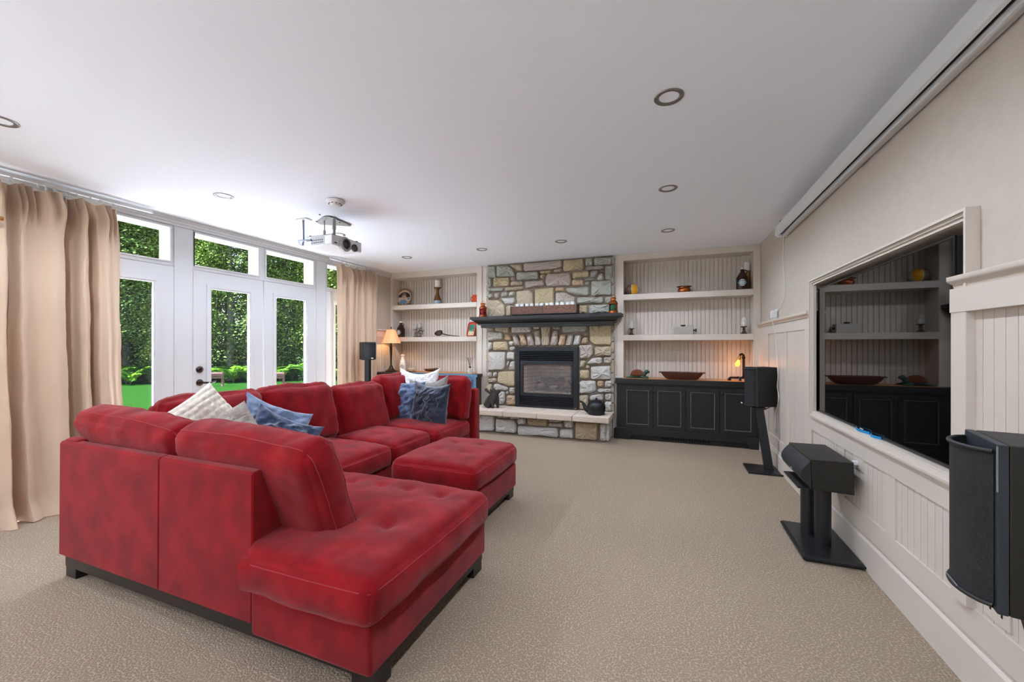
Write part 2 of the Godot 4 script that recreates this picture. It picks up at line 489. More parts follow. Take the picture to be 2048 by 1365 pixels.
func shell() -> void:
	var b := MB.new()
	b.box(Vector3(-4.6, -0.2, ZBB - 0.2), Vector3(1.3, 0, ZN + 0.2))
	struct_of("floor", b, M.carpet, "taupe looped pile carpet over the whole floor")
	b = MB.new()
	b.box(Vector3(-4.75, H, ZBB - 0.3), Vector3(1.4, H + 0.3, ZN + 0.3))
	struct_of("ceiling", b, M.ceil, "smooth white painted ceiling")
	b = MB.new()
	b.box(Vector3(-4.55, 0, ZN), Vector3(-4.2, H, ZN + 0.2)); b.box(Vector3(-2.2, 0, ZN), Vector3(1.3, H, ZN + 0.2))
	b.box(Vector3(-4.2, 0, ZN), Vector3(-2.2, 0.25, ZN + 0.2)); b.box(Vector3(-4.2, 2.3, ZN), Vector3(-2.2, H, ZN + 0.2))
	struct_of("wall_near", b, M.wall, "beige wall with wide garden windows behind the camera")
	for i in 2:   # wide windows behind the camera
		var x0 := -4.2 + i * 1.0
		b = MB.new()
		for q in [[x0, x0 + 0.06, 0.25, 2.3], [x0 + 0.94, x0 + 1.0, 0.25, 2.3], [x0 + 0.06, x0 + 0.94, 0.25, 0.31], [x0 + 0.06, x0 + 0.94, 2.24, 2.3]]: b.box(Vector3(q[0], q[2], ZN + 0.04), Vector3(q[1], q[3], ZN + 0.12))
		var o := struct_of("window_%d" % (20 + i), b, M.white, "white framed garden window behind the camera")
		b = MB.new()
		b.box(Vector3(x0 + 0.05, 0.3, ZN + 0.077), Vector3(x0 + 0.95, 2.25, ZN + 0.083))
		put("pane", b, M.pane, o)
	# back wall: niches left and right of the chimney
	b = MB.new()
	for q in [[-4.55, -2.06, 0.0, H, ZBB - 0.2, ZBB], [-1.21, 1.3, 0.0, H, ZBB - 0.2, ZBB], [-2.06, -1.21, 0.0, 0.335, ZBB - 0.2, ZBB], [-2.06, -1.21, 1.175, H, ZBB - 0.2, ZBB],
		[-4.55, -4.324, 0.0, H, ZBB, ZB], [-2.756, -2.06, 0.0, H, ZBB, ZB], [-1.21, -0.577, 0.0, H, ZBB, ZB], [-2.06, -1.21, 0.0, 0.335, ZBB, ZB], [-2.06, -1.21, 1.175, H, ZBB, ZB]]:
		b.box(Vector3(q[0], q[2], q[4]), Vector3(q[1], q[3], q[5]))
	b.box(Vector3(0.933, 0, ZBB), Vector3(1.2, H, ZB))
	b.box(Vector3(-4.324, 2.345, ZBB), Vector3(-2.756, H, ZB)); b.box(Vector3(-0.577, 2.36, ZBB), Vector3(0.933, H, ZB))
	struct_of("wall_back", b, M.trim, "beige painted back wall around the bookcase niches")

# ---------------------------------------------------------------- window wall
func frame_ring(b: MB, z0: float, z1: float, y0: float, y1: float, w: float, x0: float, x1: float) -> void:   # a flat frame in the window plane; z0 > z1
	b.box(Vector3(x0, y0, z1), Vector3(x1, y0 + w, z0)); b.box(Vector3(x0, y1 - w, z1), Vector3(x1, y1, z0))
	b.box(Vector3(x0, y0 + w, z0 - w), Vector3(x1, y1 - w, z0)); b.box(Vector3(x0, y0 + w, z1), Vector3(x1, y1 - w, z1 + w))

func glazed_door(n: int, z0: float, z1: float, lockside: float, label: String) -> void:   # z0 nearer the camera
	var d := MB.new()
	var g0 := z0 - 0.142
	var g1 := z1 + 0.152
	for q in [[z0 - 0.004, g0, 0.03, 1.972], [g1, z1 + 0.004, 0.03, 1.972], [g0, g1, 1.83, 1.972], [g0, g1, 0.03, 0.26]]:
		d.box(Vector3(XL - 0.05, q[2], q[1]), Vector3(XL + 0.002, q[3], q[0]))
	var o := put("door_%d" % n, d, M.white)
	o.set_meta("kind", "structure"); o.set_meta("label", label)
	var f := MB.new()
	frame_ring(f, g0 + 0.028, g1 - 0.028, 0.232, 1.845, 0.03, XL, XL + 0.012)
	frame_ring(f, g0 + 0.006, g1 - 0.006, 0.254, 1.823, 0.022, XL - 0.012, XL + 0.006)
	put("glazing_bead", f, M.white, o)
	var s := MB.new()
	frame_ring(s, g0 - 0.004, g1 + 0.004, 0.264, 1.815, 0.008, XL - 0.03, XL - 0.02)
	put("spacer_bar", s, M.rubber, o)
	var g := MB.new()
	g.box(Vector3(XL - 0.028, 0.255, g1), Vector3(XL - 0.022, 1.83, g0))
	put("pane", g, M.pane, o)
	if lockside != 0.0:
		var l := MB.new()
		l.lathe([Vector2(0, 0), Vector2(0.033, 0), Vector2(0.033, 0.006), Vector2(0.028, 0.014), Vector2(0.017, 0.018), Vector2(0.017, 0.03), Vector2(0, 0.03)], 24, Transform3D(Basis(Vector3.BACK, -PI / 2), Vector3(XL, 0.985, lockside)))
		put("deadbolt", l, M.bronze, o)
		var k := MB.new()
		k.box(Vector3(XL + 0.03, 0.975, lockside - 0.004), Vector3(XL + 0.045, 0.995, lockside + 0.004))
		put("thumb_turn", k, M.nickel, o)
		var h := MB.new()
		h.lathe([Vector2(0, 0), Vector2(0.033, 0), Vector2(0.033, 0.006), Vector2(0.026, 0.014), Vector2(0.013, 0.02), Vector2(0.013, 0.05), Vector2(0, 0.05)], 24, Transform3D(Basis(Vector3.BACK, -PI / 2), Vector3(XL, 0.855, lockside)))
		h.tube([Vector3(XL + 0.045, 0.855, lockside), Vector3(XL + 0.05, 0.853, lockside - 0.03), Vector3(XL + 0.05, 0.848, lockside - 0.07), Vector3(XL + 0.048, 0.856, lockside - 0.11), Vector3(XL + 0.044, 0.862, lockside - 0.125)], [0.011, 0.011, 0.01, 0.009, 0.006], 10)
		put("lever_handle", h, M.bronze, o)

func transom(n: int, z0: float, z1: float) -> void:
	var f := MB.new()
	frame_ring(f, z0, z1, 2.008, 2.347, 0.014, XL - 0.05, XL + 0.008)
	var o := put("window_%d" % n, f, M.white)
	o.set_meta("kind", "structure"); o.set_meta("label", "transom window over the garden doors")
	var g := MB.new()
	g.box(Vector3(XL - 0.036, 2.02, z1 + 0.012), Vector3(XL - 0.03, 2.336, z0 - 0.012))
	put("pane", g, M.pane, o)
	var x := MB.new()
	frame_ring(x, z0 + 0.01, z1 - 0.01, 2.0, 2.352, 0.024, XL - 0.16, XL - 0.052)
	put("outer_frame", x, M.outer, o)

func window_wall() -> void:
	var b := MB.new()   # solid wall right of the doors (in the corner) and left of them
	b.box(Vector3(-4.55, 0, ZB - 0.24), Vector3(XL, H, -4.94))
	b.box(Vector3(-4.55, 0, 1.78), Vector3(XL, H, ZN + 0.2))
	struct_of("wall_left", b, M.wall, "beige painted wall beside the garden doors")
	# posts, rails and head of the window frame
	var pz := [[1.78, 1.61], [0.87, 0.70], [-0.0, -0.003], [-1.47, -1.64], [-2.379, -2.543], [-4.022, -4.184]]
	var f := MB.new()
	for q in [[1.78, 1.61], [0.115, 0.0], [-1.47, -1.64], [-2.379, -2.543], [-4.022, -4.184], [-4.922, -4.945]]:
		f.box(Vector3(XL - 0.14, 0, q[1]), Vector3(XL, H - 0.02, q[0]))
	f.box(Vector3(XL - 0.139, 0, -4.944), Vector3(XL - 0.0012, 0.025, 1.779))
	f.box(Vector3(XL - 0.138, 1.977, -4.943), Vector3(XL - 0.0014, 2.01, 1.778))
	f.box(Vector3(XL - 0.18, 2.345, -4.942), Vector3(XL - 0.0016, H - 0.001, 1.777))
	f.box(Vector3(XL - 0.06, 2.0, -3.297), Vector3(XL - 0.002, 2.35, -3.219))
	f.box(Vector3(XL - 0.06, 2.0, -0.76), Vector3(XL - 0.002, 2.35, -0.70))
	for q in [[-2.345, -2.383], [-2.535, -2.55], [-3.215, -3.30], [-3.972, -4.03], [-4.175, -4.19], [-1.60, -1.655], [-1.455, -1.475], [-0.695, -0.77], [0.02, -0.01], [0.125, 0.11], [1.62, 1.595]]:
		f.box(Vector3(XL - 0.13, 2.0, q[1]), Vector3(XL - 0.0026, 2.36, q[0]))
	var o := struct_of("trim_1", f, M.white, "white painted posts and rails of the window wall")
	# stepped head casing and the small cove above it
	var c := MB.new()
	for q in [[2.362, 2.385, 0.012], [2.385, 2.412, 0.02], [2.412, 2.428, 0.03], [2.428, 2.44, 0.044]]:
		c.box(Vector3(XL - 0.01, q[0], ZB - 0.01), Vector3(XL + q[2], q[1], ZN))
	struct_of("trim_2", c, M.white, "white stepped moulding where the window wall meets the ceiling")
	var k := MB.new()   # thin raised casings at the posts
	for z in [-2.379, -2.543, -4.022, -4.184, -1.64, -1.47]:
		k.box(Vector3(XL, 0, z - 0.006), Vector3(XL + 0.008, 2.362, z + 0.006))
	put("casing_strip", k, M.white, o)
	glazed_door(1, -1.64, -2.376, 0.0, "white fixed glazed door panel beside the long curtain")
	glazed_door(2, -2.546, -3.272, -2.596, "white glazed garden door with a dark lever handle")
	glazed_door(3, -3.278, -4.019, 0.0, "white glazed garden door next to the handled one")
	glazed_door(4, -4.187, -4.92, 0.0, "white glazed door panel half behind the far curtain")
	glazed_door(5, -0.0, -0.733, 0.0, "white glazed garden door behind the long curtain")
	glazed_door(6, -0.739, -1.467, 0.0, "white glazed garden door deep behind the long curtain")
	glazed_door(7, 1.61, 0.865, 0.0, "white glazed door panel near the camera")
	glazed_door(8, 0.86, 0.118, 0.0, "white glazed door panel near the camera, far half")
	var n := 1
	for q in [[-1.65, -2.352], [-2.536, -3.222], [-3.294, -3.98], [-4.183, -4.915], [0.0, -0.70], [-0.76, -1.465], [1.60, 0.12]]:
		transom(n, q[0], q[1])
		n += 1
	# wainscot in the corner right of the doors
	wainscot_left()

func wainscot_left() -> void:
	var w := MB.new()
	w.box(Vector3(XL, 1.36, ZB), Vector3(XL + 0.016, 1.47, -4.95)); w.box(Vector3(XL, 0.0, ZB), Vector3(XL + 0.02, 0.2, -4.95))
	w.box(Vector3(XL, 1.47, ZB), Vector3(XL + 0.035, 1.495, -4.95))
	var o := struct_of("trim_3", w, M.trim, "beige wainscot in the corner behind the table lamp")
	var z := -4.955
	while z > ZB + 0.03:
		var p := MB.new()
		p.box(Vector3(XL, 0.2, z - 0.047), Vector3(XL + 0.008, 1.36, z - 0.003))
		put("plank", p, M.bead, o, 0.0)
		z -= 0.05

# ---------------------------------------------------------------- right wall with the television niche and the wainscot
const NZ0 := -1.945   # niche opening, near side
const NZ1 := -3.60    # far side of the framed opening
const NZC := -3.76    # far side of the cavity behind the frame
const NY0 := 0.735
const NY1 := 1.675
const NX := 1.13      # back of the niche

func planks_right(o: Node, z0: float, z1: float, y0: float, y1: float) -> void:
	var mb := MB.new()
	mb.box(Vector3(-0.006, y0, -0.0235), Vector3(0.012, y1, 0.0235))
	for s in [-1, 1]: mb.box(Vector3(-0.0042, y0, s * 0.0242 - 0.0012), Vector3(0.012, y1, s * 0.0242 + 0.0012))
	var m := mb.mesh(0.0)
	var z := z0 - 0.025
	while z > z1:
		var q := put_mesh("plank", m, M.bead, o)
		q.position = Vector3(1.004, 0, z)
		z -= 0.05

func right_wall() -> void:
	var b := MB.new()
	b.box(Vector3(XR, 0, NZ0), Vector3(1.25, H, ZN + 0.1)); b.box(Vector3(XR, 0, ZBB), Vector3(1.25, H, NZC))
	b.box(Vector3(XR, 0, NZC), Vector3(1.25, NY0, NZ0)); b.box(Vector3(XR, NY1, NZC), Vector3(1.25, H, NZ0))
	b.box(Vector3(NX, NY0, NZC), Vector3(1.25, NY1, NZ0))
	struct_of("wall_right", b, M.wall, "beige painted wall with the recessed television")
	# moulding round the niche: three nested flat rings, each a little prouder
	var f := MB.new()
	for r in [[0.0, 0.014, 0.992], [0.014, 0.026, 0.984], [0.026, 0.037, 0.972]]:
		var a: float = r[0]
		var c: float = r[1]
		var x0: float = r[2]
		var x1 := XR - 0.0005
		f.box(Vector3(x0, NY1 + a, NZ1 - c), Vector3(x1, NY1 + c, NZ0 + c)); f.box(Vector3(x0, NY0 - c, NZ1 - c), Vector3(x1, NY0 - a, NZ0 + c))
		f.box(Vector3(x0, NY0 - a, NZ0 + a), Vector3(x1, NY1 + a, NZ0 + c)); f.box(Vector3(x0, NY0 - a, NZ1 - c), Vector3(x1, NY1 + a, NZ1 - a))
	struct_of("trim_4", f, M.trim, "beige moulding framing the television niche")
	# wainscot rails and stiles
	var w := MB.new()
	var X := 0.99
	w.box(Vector3(X, 1.35, ZB), Vector3(XR, 1.44, NZ1 - 0.038)); w.box(Vector3(X - 0.02, 1.343, -1.99), Vector3(XR, 1.43, ZN))
	w.box(Vector3(X, 0.593, NZ1 - 0.038), Vector3(XR, NY0 - 0.0372, NZ0 + 0.0372))                      # rail under the niche
	w.box(Vector3(X, 0.19, ZB), Vector3(XR, 0.30, ZN))                                      # bottom rail
	for q in [[ZB, -5.06, 0.3, 1.35], [-4.40, -4.33, 0.3, 1.35], [-3.80, -3.638, 0.3, 1.35], [-3.117, -3.03, 0.3, 0.6], [-2.525, -2.43, 0.3, 0.6], [-1.988, -1.905, 0.3, 1.35], [-1.42, -1.33, 0.3, 1.35], [-0.85, -0.76, 0.3, 1.35], [-0.2, -0.11, 0.3, 1.35], [0.4, 0.49, 0.3, 1.35]]:
		w.box(Vector3(X + 0.0008 - (0.018 if q[0] > -2.0 else 0.0), q[2] - 0.002, q[0]), Vector3(XR - 0.001, q[3] + 0.002, q[1]))
	var o := struct_of("trim_5", w, M.trim, "beige wainscot of rails, stiles and beaded boards")
	for q in [[-4.40, -5.06, 0.3, 1.35], [-3.80, -4.33, 0.3, 1.35], [-3.117, -3.64, 0.3, 0.593], [-2.525, -3.03, 0.3, 0.593], [-1.988, -2.43, 0.3, 0.593], [-1.42, -1.905, 0.3, 1.343], [-0.85, -1.33, 0.3, 1.343]]:
		planks_right(o, q[0], q[1], q[2], q[3])
	var br := MB.new()
	br.box(Vector3(1.002, 0.3, -0.76), Vector3(XR, 1.343, ZN))
	put("board_panel", br, M.bead, o)
	# cap rail, far and near lengths
	for q in [[ZB, NZ1 - 0.038, 1.44], [-1.985, ZN, 1.43]]:
		var c := MB.new()
		var pr := [Vector2(0, 0), Vector2(-0.030, 0), Vector2(-0.034, 0.006), Vector2(-0.036, 0.014), Vector2(-0.050, 0.024), Vector2(-0.054, 0.03), Vector2(-0.054, 0.044), Vector2(0, 0.044)]
		pr.reverse()
		c.prism(pr, q[1] - q[0], 0.0, Transform3D(Basis.IDENTITY, Vector3(XR, q[2], q[0])))
		put("cap_rail", c, M.trim, o)
	# baseboard with a moulded top
	var s := MB.new()
	var pr := [Vector2(0, 0), Vector2(0, 0.205), Vector2(-0.016, 0.205), Vector2(-0.018, 0.190), Vector2(-0.026, 0.182), Vector2(-0.024, 0.168), Vector2(-0.034, 0.158), Vector2(-0.034, 0.0)]
	s.prism(pr, ZN - ZB, 0.0, Transform3D(Basis.IDENTITY, Vector3(1.022, 0, ZB)))
	var s2 := MB.new()
	s2.prism(pr, 1.15, 0.0, Transform3D(Basis.IDENTITY, Vector3(1.008, 0, ZB)))
	var bb := struct_of("baseboard_right", s, M.trim, "tall beige baseboard with a moulded top edge")
	put("far_baseboard", s2, M.trim, bb)

# ---------------------------------------------------------------- built-in bookcases
func bookcase(label: String, x0: float, x1: float, f0: float, f1: float, ytop: float, sh: Array) -> void:   # opening x0..x1, face frame f0..f1
	var t := thing("built_in_bookcase", label, "bookcase", Vector3((x0 + x1) / 2, 0, ZB))
	var f := MB.new()
	for q in [[f0, x0, 0.0, H - 0.001], [x1, f1, 0.0, H - 0.001], [x0, x1, ytop, H - 0.001]]: f.box(Vector3(q[0], q[2], ZB + 0.001), Vector3(q[1], q[3], ZB + 0.014))
	put("face_frame", f, M.trim, t, 40.0, true)
	for y in sh:
		var s := MB.new()
		s.rbox(Vector3((x0 + x1) / 2, y - 0.037, (ZBB + ZB) / 2 + 0.012), Vector3(x1 - x0 - 0.002, 0.074, ZB - ZBB + 0.02), 0.003, ID, 1)
		put("shelf", s, M.trim, t, 40.0, true)
	var n := int((x1 - x0) / 0.05)
	var w := (x1 - x0) / n
	var mb := MB.new()
	mb.box(Vector3(-w / 2 + 0.005, 0.75, 0), Vector3(w / 2 - 0.005, ytop, 0.012)); mb.box(Vector3(w / 2 - 0.0035, 0.75, 0), Vector3(w / 2 - 0.0005, ytop, 0.009)); mb.box(Vector3(-w / 2 - 0.0, 0.75, 0), Vector3(w / 2, ytop, 0.003))
	var m := mb.mesh(0.0)
	for i in n:
		var q := put_mesh("plank", m, M.bead, t)
		q.position = Vector3(x0 + w * (i + 0.5), 0, ZBB) - t.position

func bookcases() -> void:
	bookcase("beige built-in bookcase left of the stone chimney, above the blue cabinet", -4.324, -2.756, XL, -2.672, 2.345, [1.897, 1.367])
	bookcase("beige built-in bookcase right of the stone chimney, above the black cabinet", -0.577, 0.933, -0.66, 1.008, 2.36, [1.907, 1.367])

# ---------------------------------------------------------------- stone chimney
var SM := {}
func stone_mats() -> void:
	var d := {"g": ["8f9186", "b2b2a5"], "t": ["a0937c", "bfb299"], "y": ["a09072", "c2b491"], "p": ["a09488", "bbb0a5"], "o": ["a98f76", "c9ad90"], "w": ["aca8a0", "cdcac2"], "h": ["bab7b0", "dcdad5"]}
	var i := 0
	for k in d:
		i += 1
		var m := mottled(d[k][0], d[k][1], 0.035, 2.2, 0.85, 0.7, 20 + i, 5)
		SM[k] = m

func stone(poly: Array, depth: float, sd: int) -> ArrayMesh:   # outline in metres, counter-clockwise; rock face towards +z
	rng.seed = sd * 31 + 7
	var c := Vector2.ZERO
	for q in poly: c += q / poly.size()
	var ring := []
	for i in poly.size():
		var a: Vector2 = poly[i]; var b: Vector2 = poly[(i + 1) % poly.size()]
		var L := a.distance_to(b)
		var k := clampi(int(L / 0.045), 1, 6)
		for j in k:
			var t := (j + (0.16 if j == 0 else 0.0)) / k
			if j == 0: ring.append(a.lerp(b, minf(0.018 / L, 0.3)) )
			else: ring.append(a.lerp(b, float(j) / k) + Vector2(rng.randf_range(-1, 1), rng.randf_range(-1, 1)) * 0.0035)
		ring.append(a.lerp(b, 1.0 - minf(0.018 / L, 0.3)))
	var sp := minf(0.03, depth)
	var mb := MB.new()
	var rings := []
	for lv in [[1.0, 0.0, 0.0, 0.006], [1.0, 0.4, 0.0, 0.006], [0.93, 0.9, 0.006, 0.012], [0.6, 1.12, 0.012, 0.02]]:
		var r := []
		for q in ring:
			var dd: Vector2 = (q - c)
			var ins: float = lv[3] if lv[0] > 0.9 else 0.0
			var pp: Vector2 = c + dd * (lv[0] if lv[0] < 0.9 else 1.0) - dd.normalized() * (0.003 + (ins if lv[1] > 0.5 else 0.0))
			r.append(Vector3(pp.x, pp.y, depth * lv[1] + rng.randf_range(-1, 1) * lv[2]))
		rings.append(r)
	for l in rings.size() - 1:
		for i in ring.size():
			var j := (i + 1) % ring.size()
			mb.quad(rings[l][i], rings[l][j], rings[l + 1][j], rings[l + 1][i])
	var top := Vector3(c.x + rng.randf_range(-0.02, 0.02), c.y + rng.randf_range(-0.01, 0.01), depth * 1.15 + rng.randf_range(-0.01, 0.012))
	for i in ring.size(): mb.tri(rings[-1][i], rings[-1][(i + 1) % ring.size()], top)
	return mb.mesh(28.0)

func lay(list: Array, z: float, o: Node, at: Vector3, pale := false) -> void:
	var n := 0
	for s in list:
		n += 1
		var poly := []
		for i in range(1, s.size(), 2): poly.append(Vector2(s[i], s[i + 1]) / 1000.0)
		var area := 0.0
		for i in poly.size(): area += poly[i].cross(poly[(i + 1) % poly.size()])
		if area < 0: poly.reverse()
		rng.seed = n * 77
		var q := put_mesh("stone", stone(poly, 0.034 + rng.randf() * 0.014, n), SM["h" if pale and s[0] == "w" else s[0]], o)
		q.position = Vector3(0, 0, z) - at

func chimney() -> void:
	stone_mats()
	var mortar := mottled("75695a", "8a7d6b", 0.2, 4.0, 0.95, 0.3, 3)
	var b := MB.new()
	var zf := -5.528
	b.box(Vector3(-2.56, 0, ZB), Vector3(-2.09, H, zf)); b.box(Vector3(-1.185, 0, ZB), Vector3(-0.72, H, zf)); b.box(Vector3(-2.09, 1.2, ZB), Vector3(-1.185, H, zf)); b.box(Vector3(-2.09, 0, ZB), Vector3(-1.185, 0.32, zf))
	var o := struct_of("wall_chimney", b, mortar, "stone faced chimney breast of split fieldstone in brown mortar")
	lay(STONES, zf, o, Vector3.ZERO)
	# return stones down both edges
	for sx in [-1, 1]:
		var y := 0.3
		rng.seed = 99 + sx
		while y < 2.4:
			var h := minf(rng.randf_range(0.09, 0.2), 2.43 - y)
			var st := MB.new()
			st.rbox(Vector3(0, y + h / 2, -5.54), Vector3(0.05, h - 0.012, 0.05), 0.012, ID, 1)
			var q := put("stone", st, SM[["g", "t", "w", "p"][rng.randi() % 4]], o, 30.0)
			q.position.x = -2.565 if sx < 0 else -0.718
			y += h
	# raised hearth: cut slabs on a base of whitish stones
	var t := thing("hearth", "raised hearth of pale stone slabs on rough whitish stones below the fireplace", "hearth", Vector3(-1.63, 0, -5.3))
	var core := MB.new()
	core.box(Vector3(-2.62, 0, -5.525), Vector3(-0.755, 0.262, -5.19))
	put("base", core, mortar, t, 40.0, true)
	lay(HEARTH, -5.192, t, t.position, true)
	var st2 := MB.new()
	for k in 3:
		st2 = MB.new()
		st2.rbox(Vector3(-0.742, 0.132, -5.235 - k * 0.1), Vector3(0.05, 0.25, 0.09), 0.02, ID, 1)
		put("stone", st2, SM["h" if k != 1 else "t"], t, 30.0, true)
	var slab := mottled("bfae9c", "d6c7b6", 0.03, 2.5, 0.8, 0.25, 44)
	for q in [[-2.66, -2.11], [-2.106, -1.626], [-1.622, -1.157], [-1.153, -0.695]]:
		var s := MB.new()
		s.rbox(Vector3((q[0] + q[1]) / 2, 0.3, -5.272), Vector3(q[1] - q[0], 0.07, 0.51), 0.007, ID, 1)
		put("slab", s, slab, t, 40.0, true)
	# black mantel shelf with stepped moulding, mitred at both ends
	var m := thing("mantel_shelf", "black painted wooden mantel shelf with stepped moulding on the stone chimney", "mantel", Vector3(-1.645, 1.49, -5.5))
	var steps := [[1.605, 1.645, -5.265, -2.73, -0.575], [1.592, 1.605, -5.285, -2.71, -0.595], [1.545, 1.592, -5.325, -2.67, -0.635], [1.528, 1.545, -5.35, -2.645, -0.66], [1.49, 1.528, -5.385, -2.61, -0.695]]
	var zz := -5.515
	for i in 5:
		var s: Array = steps[i]
		var mm := MB.new()
		if i == 2:
			var lo := 1.545
			var a := [Vector3(-2.65, lo, zz), Vector3(-2.65, lo, -5.35), Vector3(-0.655, lo, -5.35), Vector3(-0.655, lo, zz)]
			var c := [Vector3(-2.70, 1.592, zz), Vector3(-2.70, 1.592, -5.29), Vector3(-0.605, 1.592, -5.29), Vector3(-0.605, 1.592, zz)]
			for k in 3: mm.quad(a[k], a[k + 1], c[k + 1], c[k])
			mm.quad(a[3], a[2], a[1], a[0]); mm.quad(c[0], c[1], c[2], c[3])
		else: mm.box(Vector3(s[3], s[0], zz), Vector3(s[4], s[1], s[2]))
		put("board" if i == 0 else "moulding", mm, M.black_paint, m, 40.0, true)
	fireplace()

func fireplace() -> void:
	var metal := mat("22262a", 0.45, 0.3)
	var t := thing("gas_fireplace", "black metal gas fireplace with louvred vents and glass front", "fireplace", Vector3(-1.637, 0.335, -5.5))
	var f := MB.new()
	var z0 := -5.53
	var z1 := -5.478
	for q in [[-2.098, -2.035, 0.336, 1.205], [-1.238, -1.177, 0.336, 1.205], [-2.035, -1.238, 1.148, 1.205], [-2.035, -1.238, 0.336, 0.365]]: f.box(Vector3(q[0], q[2], z0), Vector3(q[1], q[3], z1))
	put("surround", f, metal, t, 40.0, true)
	var d := MB.new()
	for q in [[-2.025, -1.982, 0.497, 1.012], [-1.276, -1.246, 0.497, 1.012], [-1.982, -1.276, 0.958, 1.012], [-1.982, -1.276, 0.497, 0.545]]: d.box(Vector3(q[0], q[2], -5.525), Vector3(q[1], q[3], -5.49))
	put("door_frame", d, metal, t, 40.0, true)
	for v in [[1.02, 1.148, 5], [0.368, 0.495, 6]]:
		for i in v[2]:
			var l := MB.new()
			var y: float = lerpf(v[0], v[1], (i + 0.5) / v[2])
			l.cbox(Vector3.ZERO, Vector3(0.79, 0.004, 0.022), Transform3D(Basis(Vector3.RIGHT, 0.5), Vector3(-1.637, y, -5.498)))
			l.cbox(Vector3.ZERO, Vector3(0.79, 0.008, 0.004), Transform3D(Basis.IDENTITY, Vector3(-1.637, y - 0.004, -5.489)))
			put("louvre", l, metal, t, 40.0, true)
	var badge := MB.new()
	badge.box(Vector3(-1.225, 0.35, z1), Vector3(-1.198, 0.362, z1 + 0.002))
	put("maker_plate", badge, M.nickel, t, 40.0, true)
	# firebox: rear and side brick liner
	var dark := mat("0d0d0d", 0.9)
	var bx := MB.new()
	bx.box(Vector3(-2.05, 0.36, -5.99), Vector3(-1.22, 1.15, -5.97)); bx.box(Vector3(-2.05, 0.36, -5.97), Vector3(-2.03, 1.15, -5.53)); bx.box(Vector3(-1.24, 0.36, -5.97), Vector3(-1.22, 1.15, -5.53))
	bx.box(Vector3(-2.05, 1.15, -5.99), Vector3(-1.22, 1.17, -5.53)); bx.box(Vector3(-2.05, 0.34, -5.99), Vector3(-1.22, 0.36, -5.53))
	bx.box(Vector3(-2.03, 0.96, -5.97), Vector3(-1.24, 0.975, -5.53)); bx.box(Vector3(-2.03, 0.50, -5.97), Vector3(-1.24, 0.53, -5.53))
	put("firebox", bx, dark, t, 40.0, true)
	var bm := [mottled("b39577", "c8aa8a", 0.05, 6.0, 0.9, 0.2, 61), mottled("bfa283", "d2b592", 0.05, 6.0, 0.9, 0.2, 62)]
	var bl := MB.new()
	bl.rbox(Vector3.ZERO, Vector3(0.152, 0.05, 0.02), 0.003, ID, 1)
	var bmesh := bl.mesh()
	var k := 0
	for r in 8:
		for c in 5:
			var q := put_mesh("brick", bmesh, bm[(k * 7 + r) % 2], t)
			q.position = Vector3(-1.945 + c * 0.157 + (0.0785 if r % 2 else 0.0) , 0.565 + r * 0.055, -5.955) - t.position
			if q.position.x + t.position.x + 0.076 > -1.25: q.scale.x = 0.5; q.position.x -= 0.045
			k += 1
		for s in [-1, 1]:
			for c in 3:
				var q := put_mesh("brick", bmesh, bm[(k * 5 + r) % 2], t)
				q.rotation.y = -s * 1.34
				q.position = Vector3(-1.637 + s * (0.374 - c * 0.036), 0.565 + r * 0.055, -5.60 - c * 0.153) - t.position
				k += 1
	var floor_b := MB.new()
	floor_b.box(Vector3(-2.03, 0.53, -5.97), Vector3(-1.24, 0.54, -5.535))
	put("hearth_pan", floor_b, mottled("ad987c", "c4ae90", 0.1, 5.0, 0.9), t, 40.0, true)
	# grate and ceramic logs
	var g := MB.new()
	g.tube([Vector3(-1.86, 0.60, -5.62), Vector3(-1.36, 0.60, -5.62)], 0.008, 6)
	for x in [-1.86, -1.36]: g.tube([Vector3(x, 0.54, -5.62), Vector3(x, 0.60, -5.62), Vector3(x, 0.6, -5.85)], 0.008, 6)
	for i in 5: g.tube([Vector3(-1.78 + i * 0.085, 0.605, -5.62), Vector3(-1.78 + i * 0.085, 0.605, -5.85)], 0.006, 6)
	put("grate", g, M.black, t, 40.0, true)
	var char_m := mottled("1d1a18", "6d5a48", 0.06, 7.0, 0.95, 0.8, 71)
	var ash := mottled("6b5a48", "b09a80", 0.06, 7.0, 0.95, 0.8, 72)
	var i := 0
	for q in [[-1.84, 0.64, -5.7, -1.58, 0.69, -5.76, 0.045, 0], [-1.66, 0.66, -5.66, -1.34, 0.68, -5.72, 0.042, 0], [-1.80, 0.72, -5.8, -1.45, 0.715, -5.78, 0.04, 0], [-1.82, 0.625, -5.66, -1.72, 0.65, -5.63, 0.035, 1], [-1.62, 0.62, -5.64, -1.52, 0.625, -5.63, 0.03, 1], [-1.42, 0.63, -5.7, -1.35, 0.7, -5.68, 0.035, 1]]:
		var a := Vector3(q[0], q[1], q[2])
		var e := Vector3(q[3], q[4], q[5])
		var lg := MB.new()
		var pts := []
		var rr := []
		for s in 7:
			pts.append(a.lerp(e, s / 6.0) + Vector3(0, 0.006 * sin(s * 2.1 + i), 0.006 * cos(s * 1.7)))
			rr.append(q[6] * (0.9 + 0.15 * sin(s * 1.9 + i * 2)))
		lg.tube(pts, rr, 10)
		put("log", lg, ash if q[7] else char_m, t, 40.0, true)
		i += 1
	var em := MB.new()
	for x in [[-1.83, -1.68], [-1.60, -1.42]]: em.rbox(Vector3((x[0] + x[1]) / 2, 0.552, -5.6), Vector3(x[1] - x[0], 0.025, 0.06), 0.01, ID, 1)
	put("ember_bed", em, ash, t, 40.0, true)
	var gl := MB.new()
	gl.box(Vector3(-1.982, 0.545, -5.508), Vector3(-1.276, 0.958, -5.504))
	put("glass_front", gl, glass("ffffff", 0.05), t, 40.0, true)

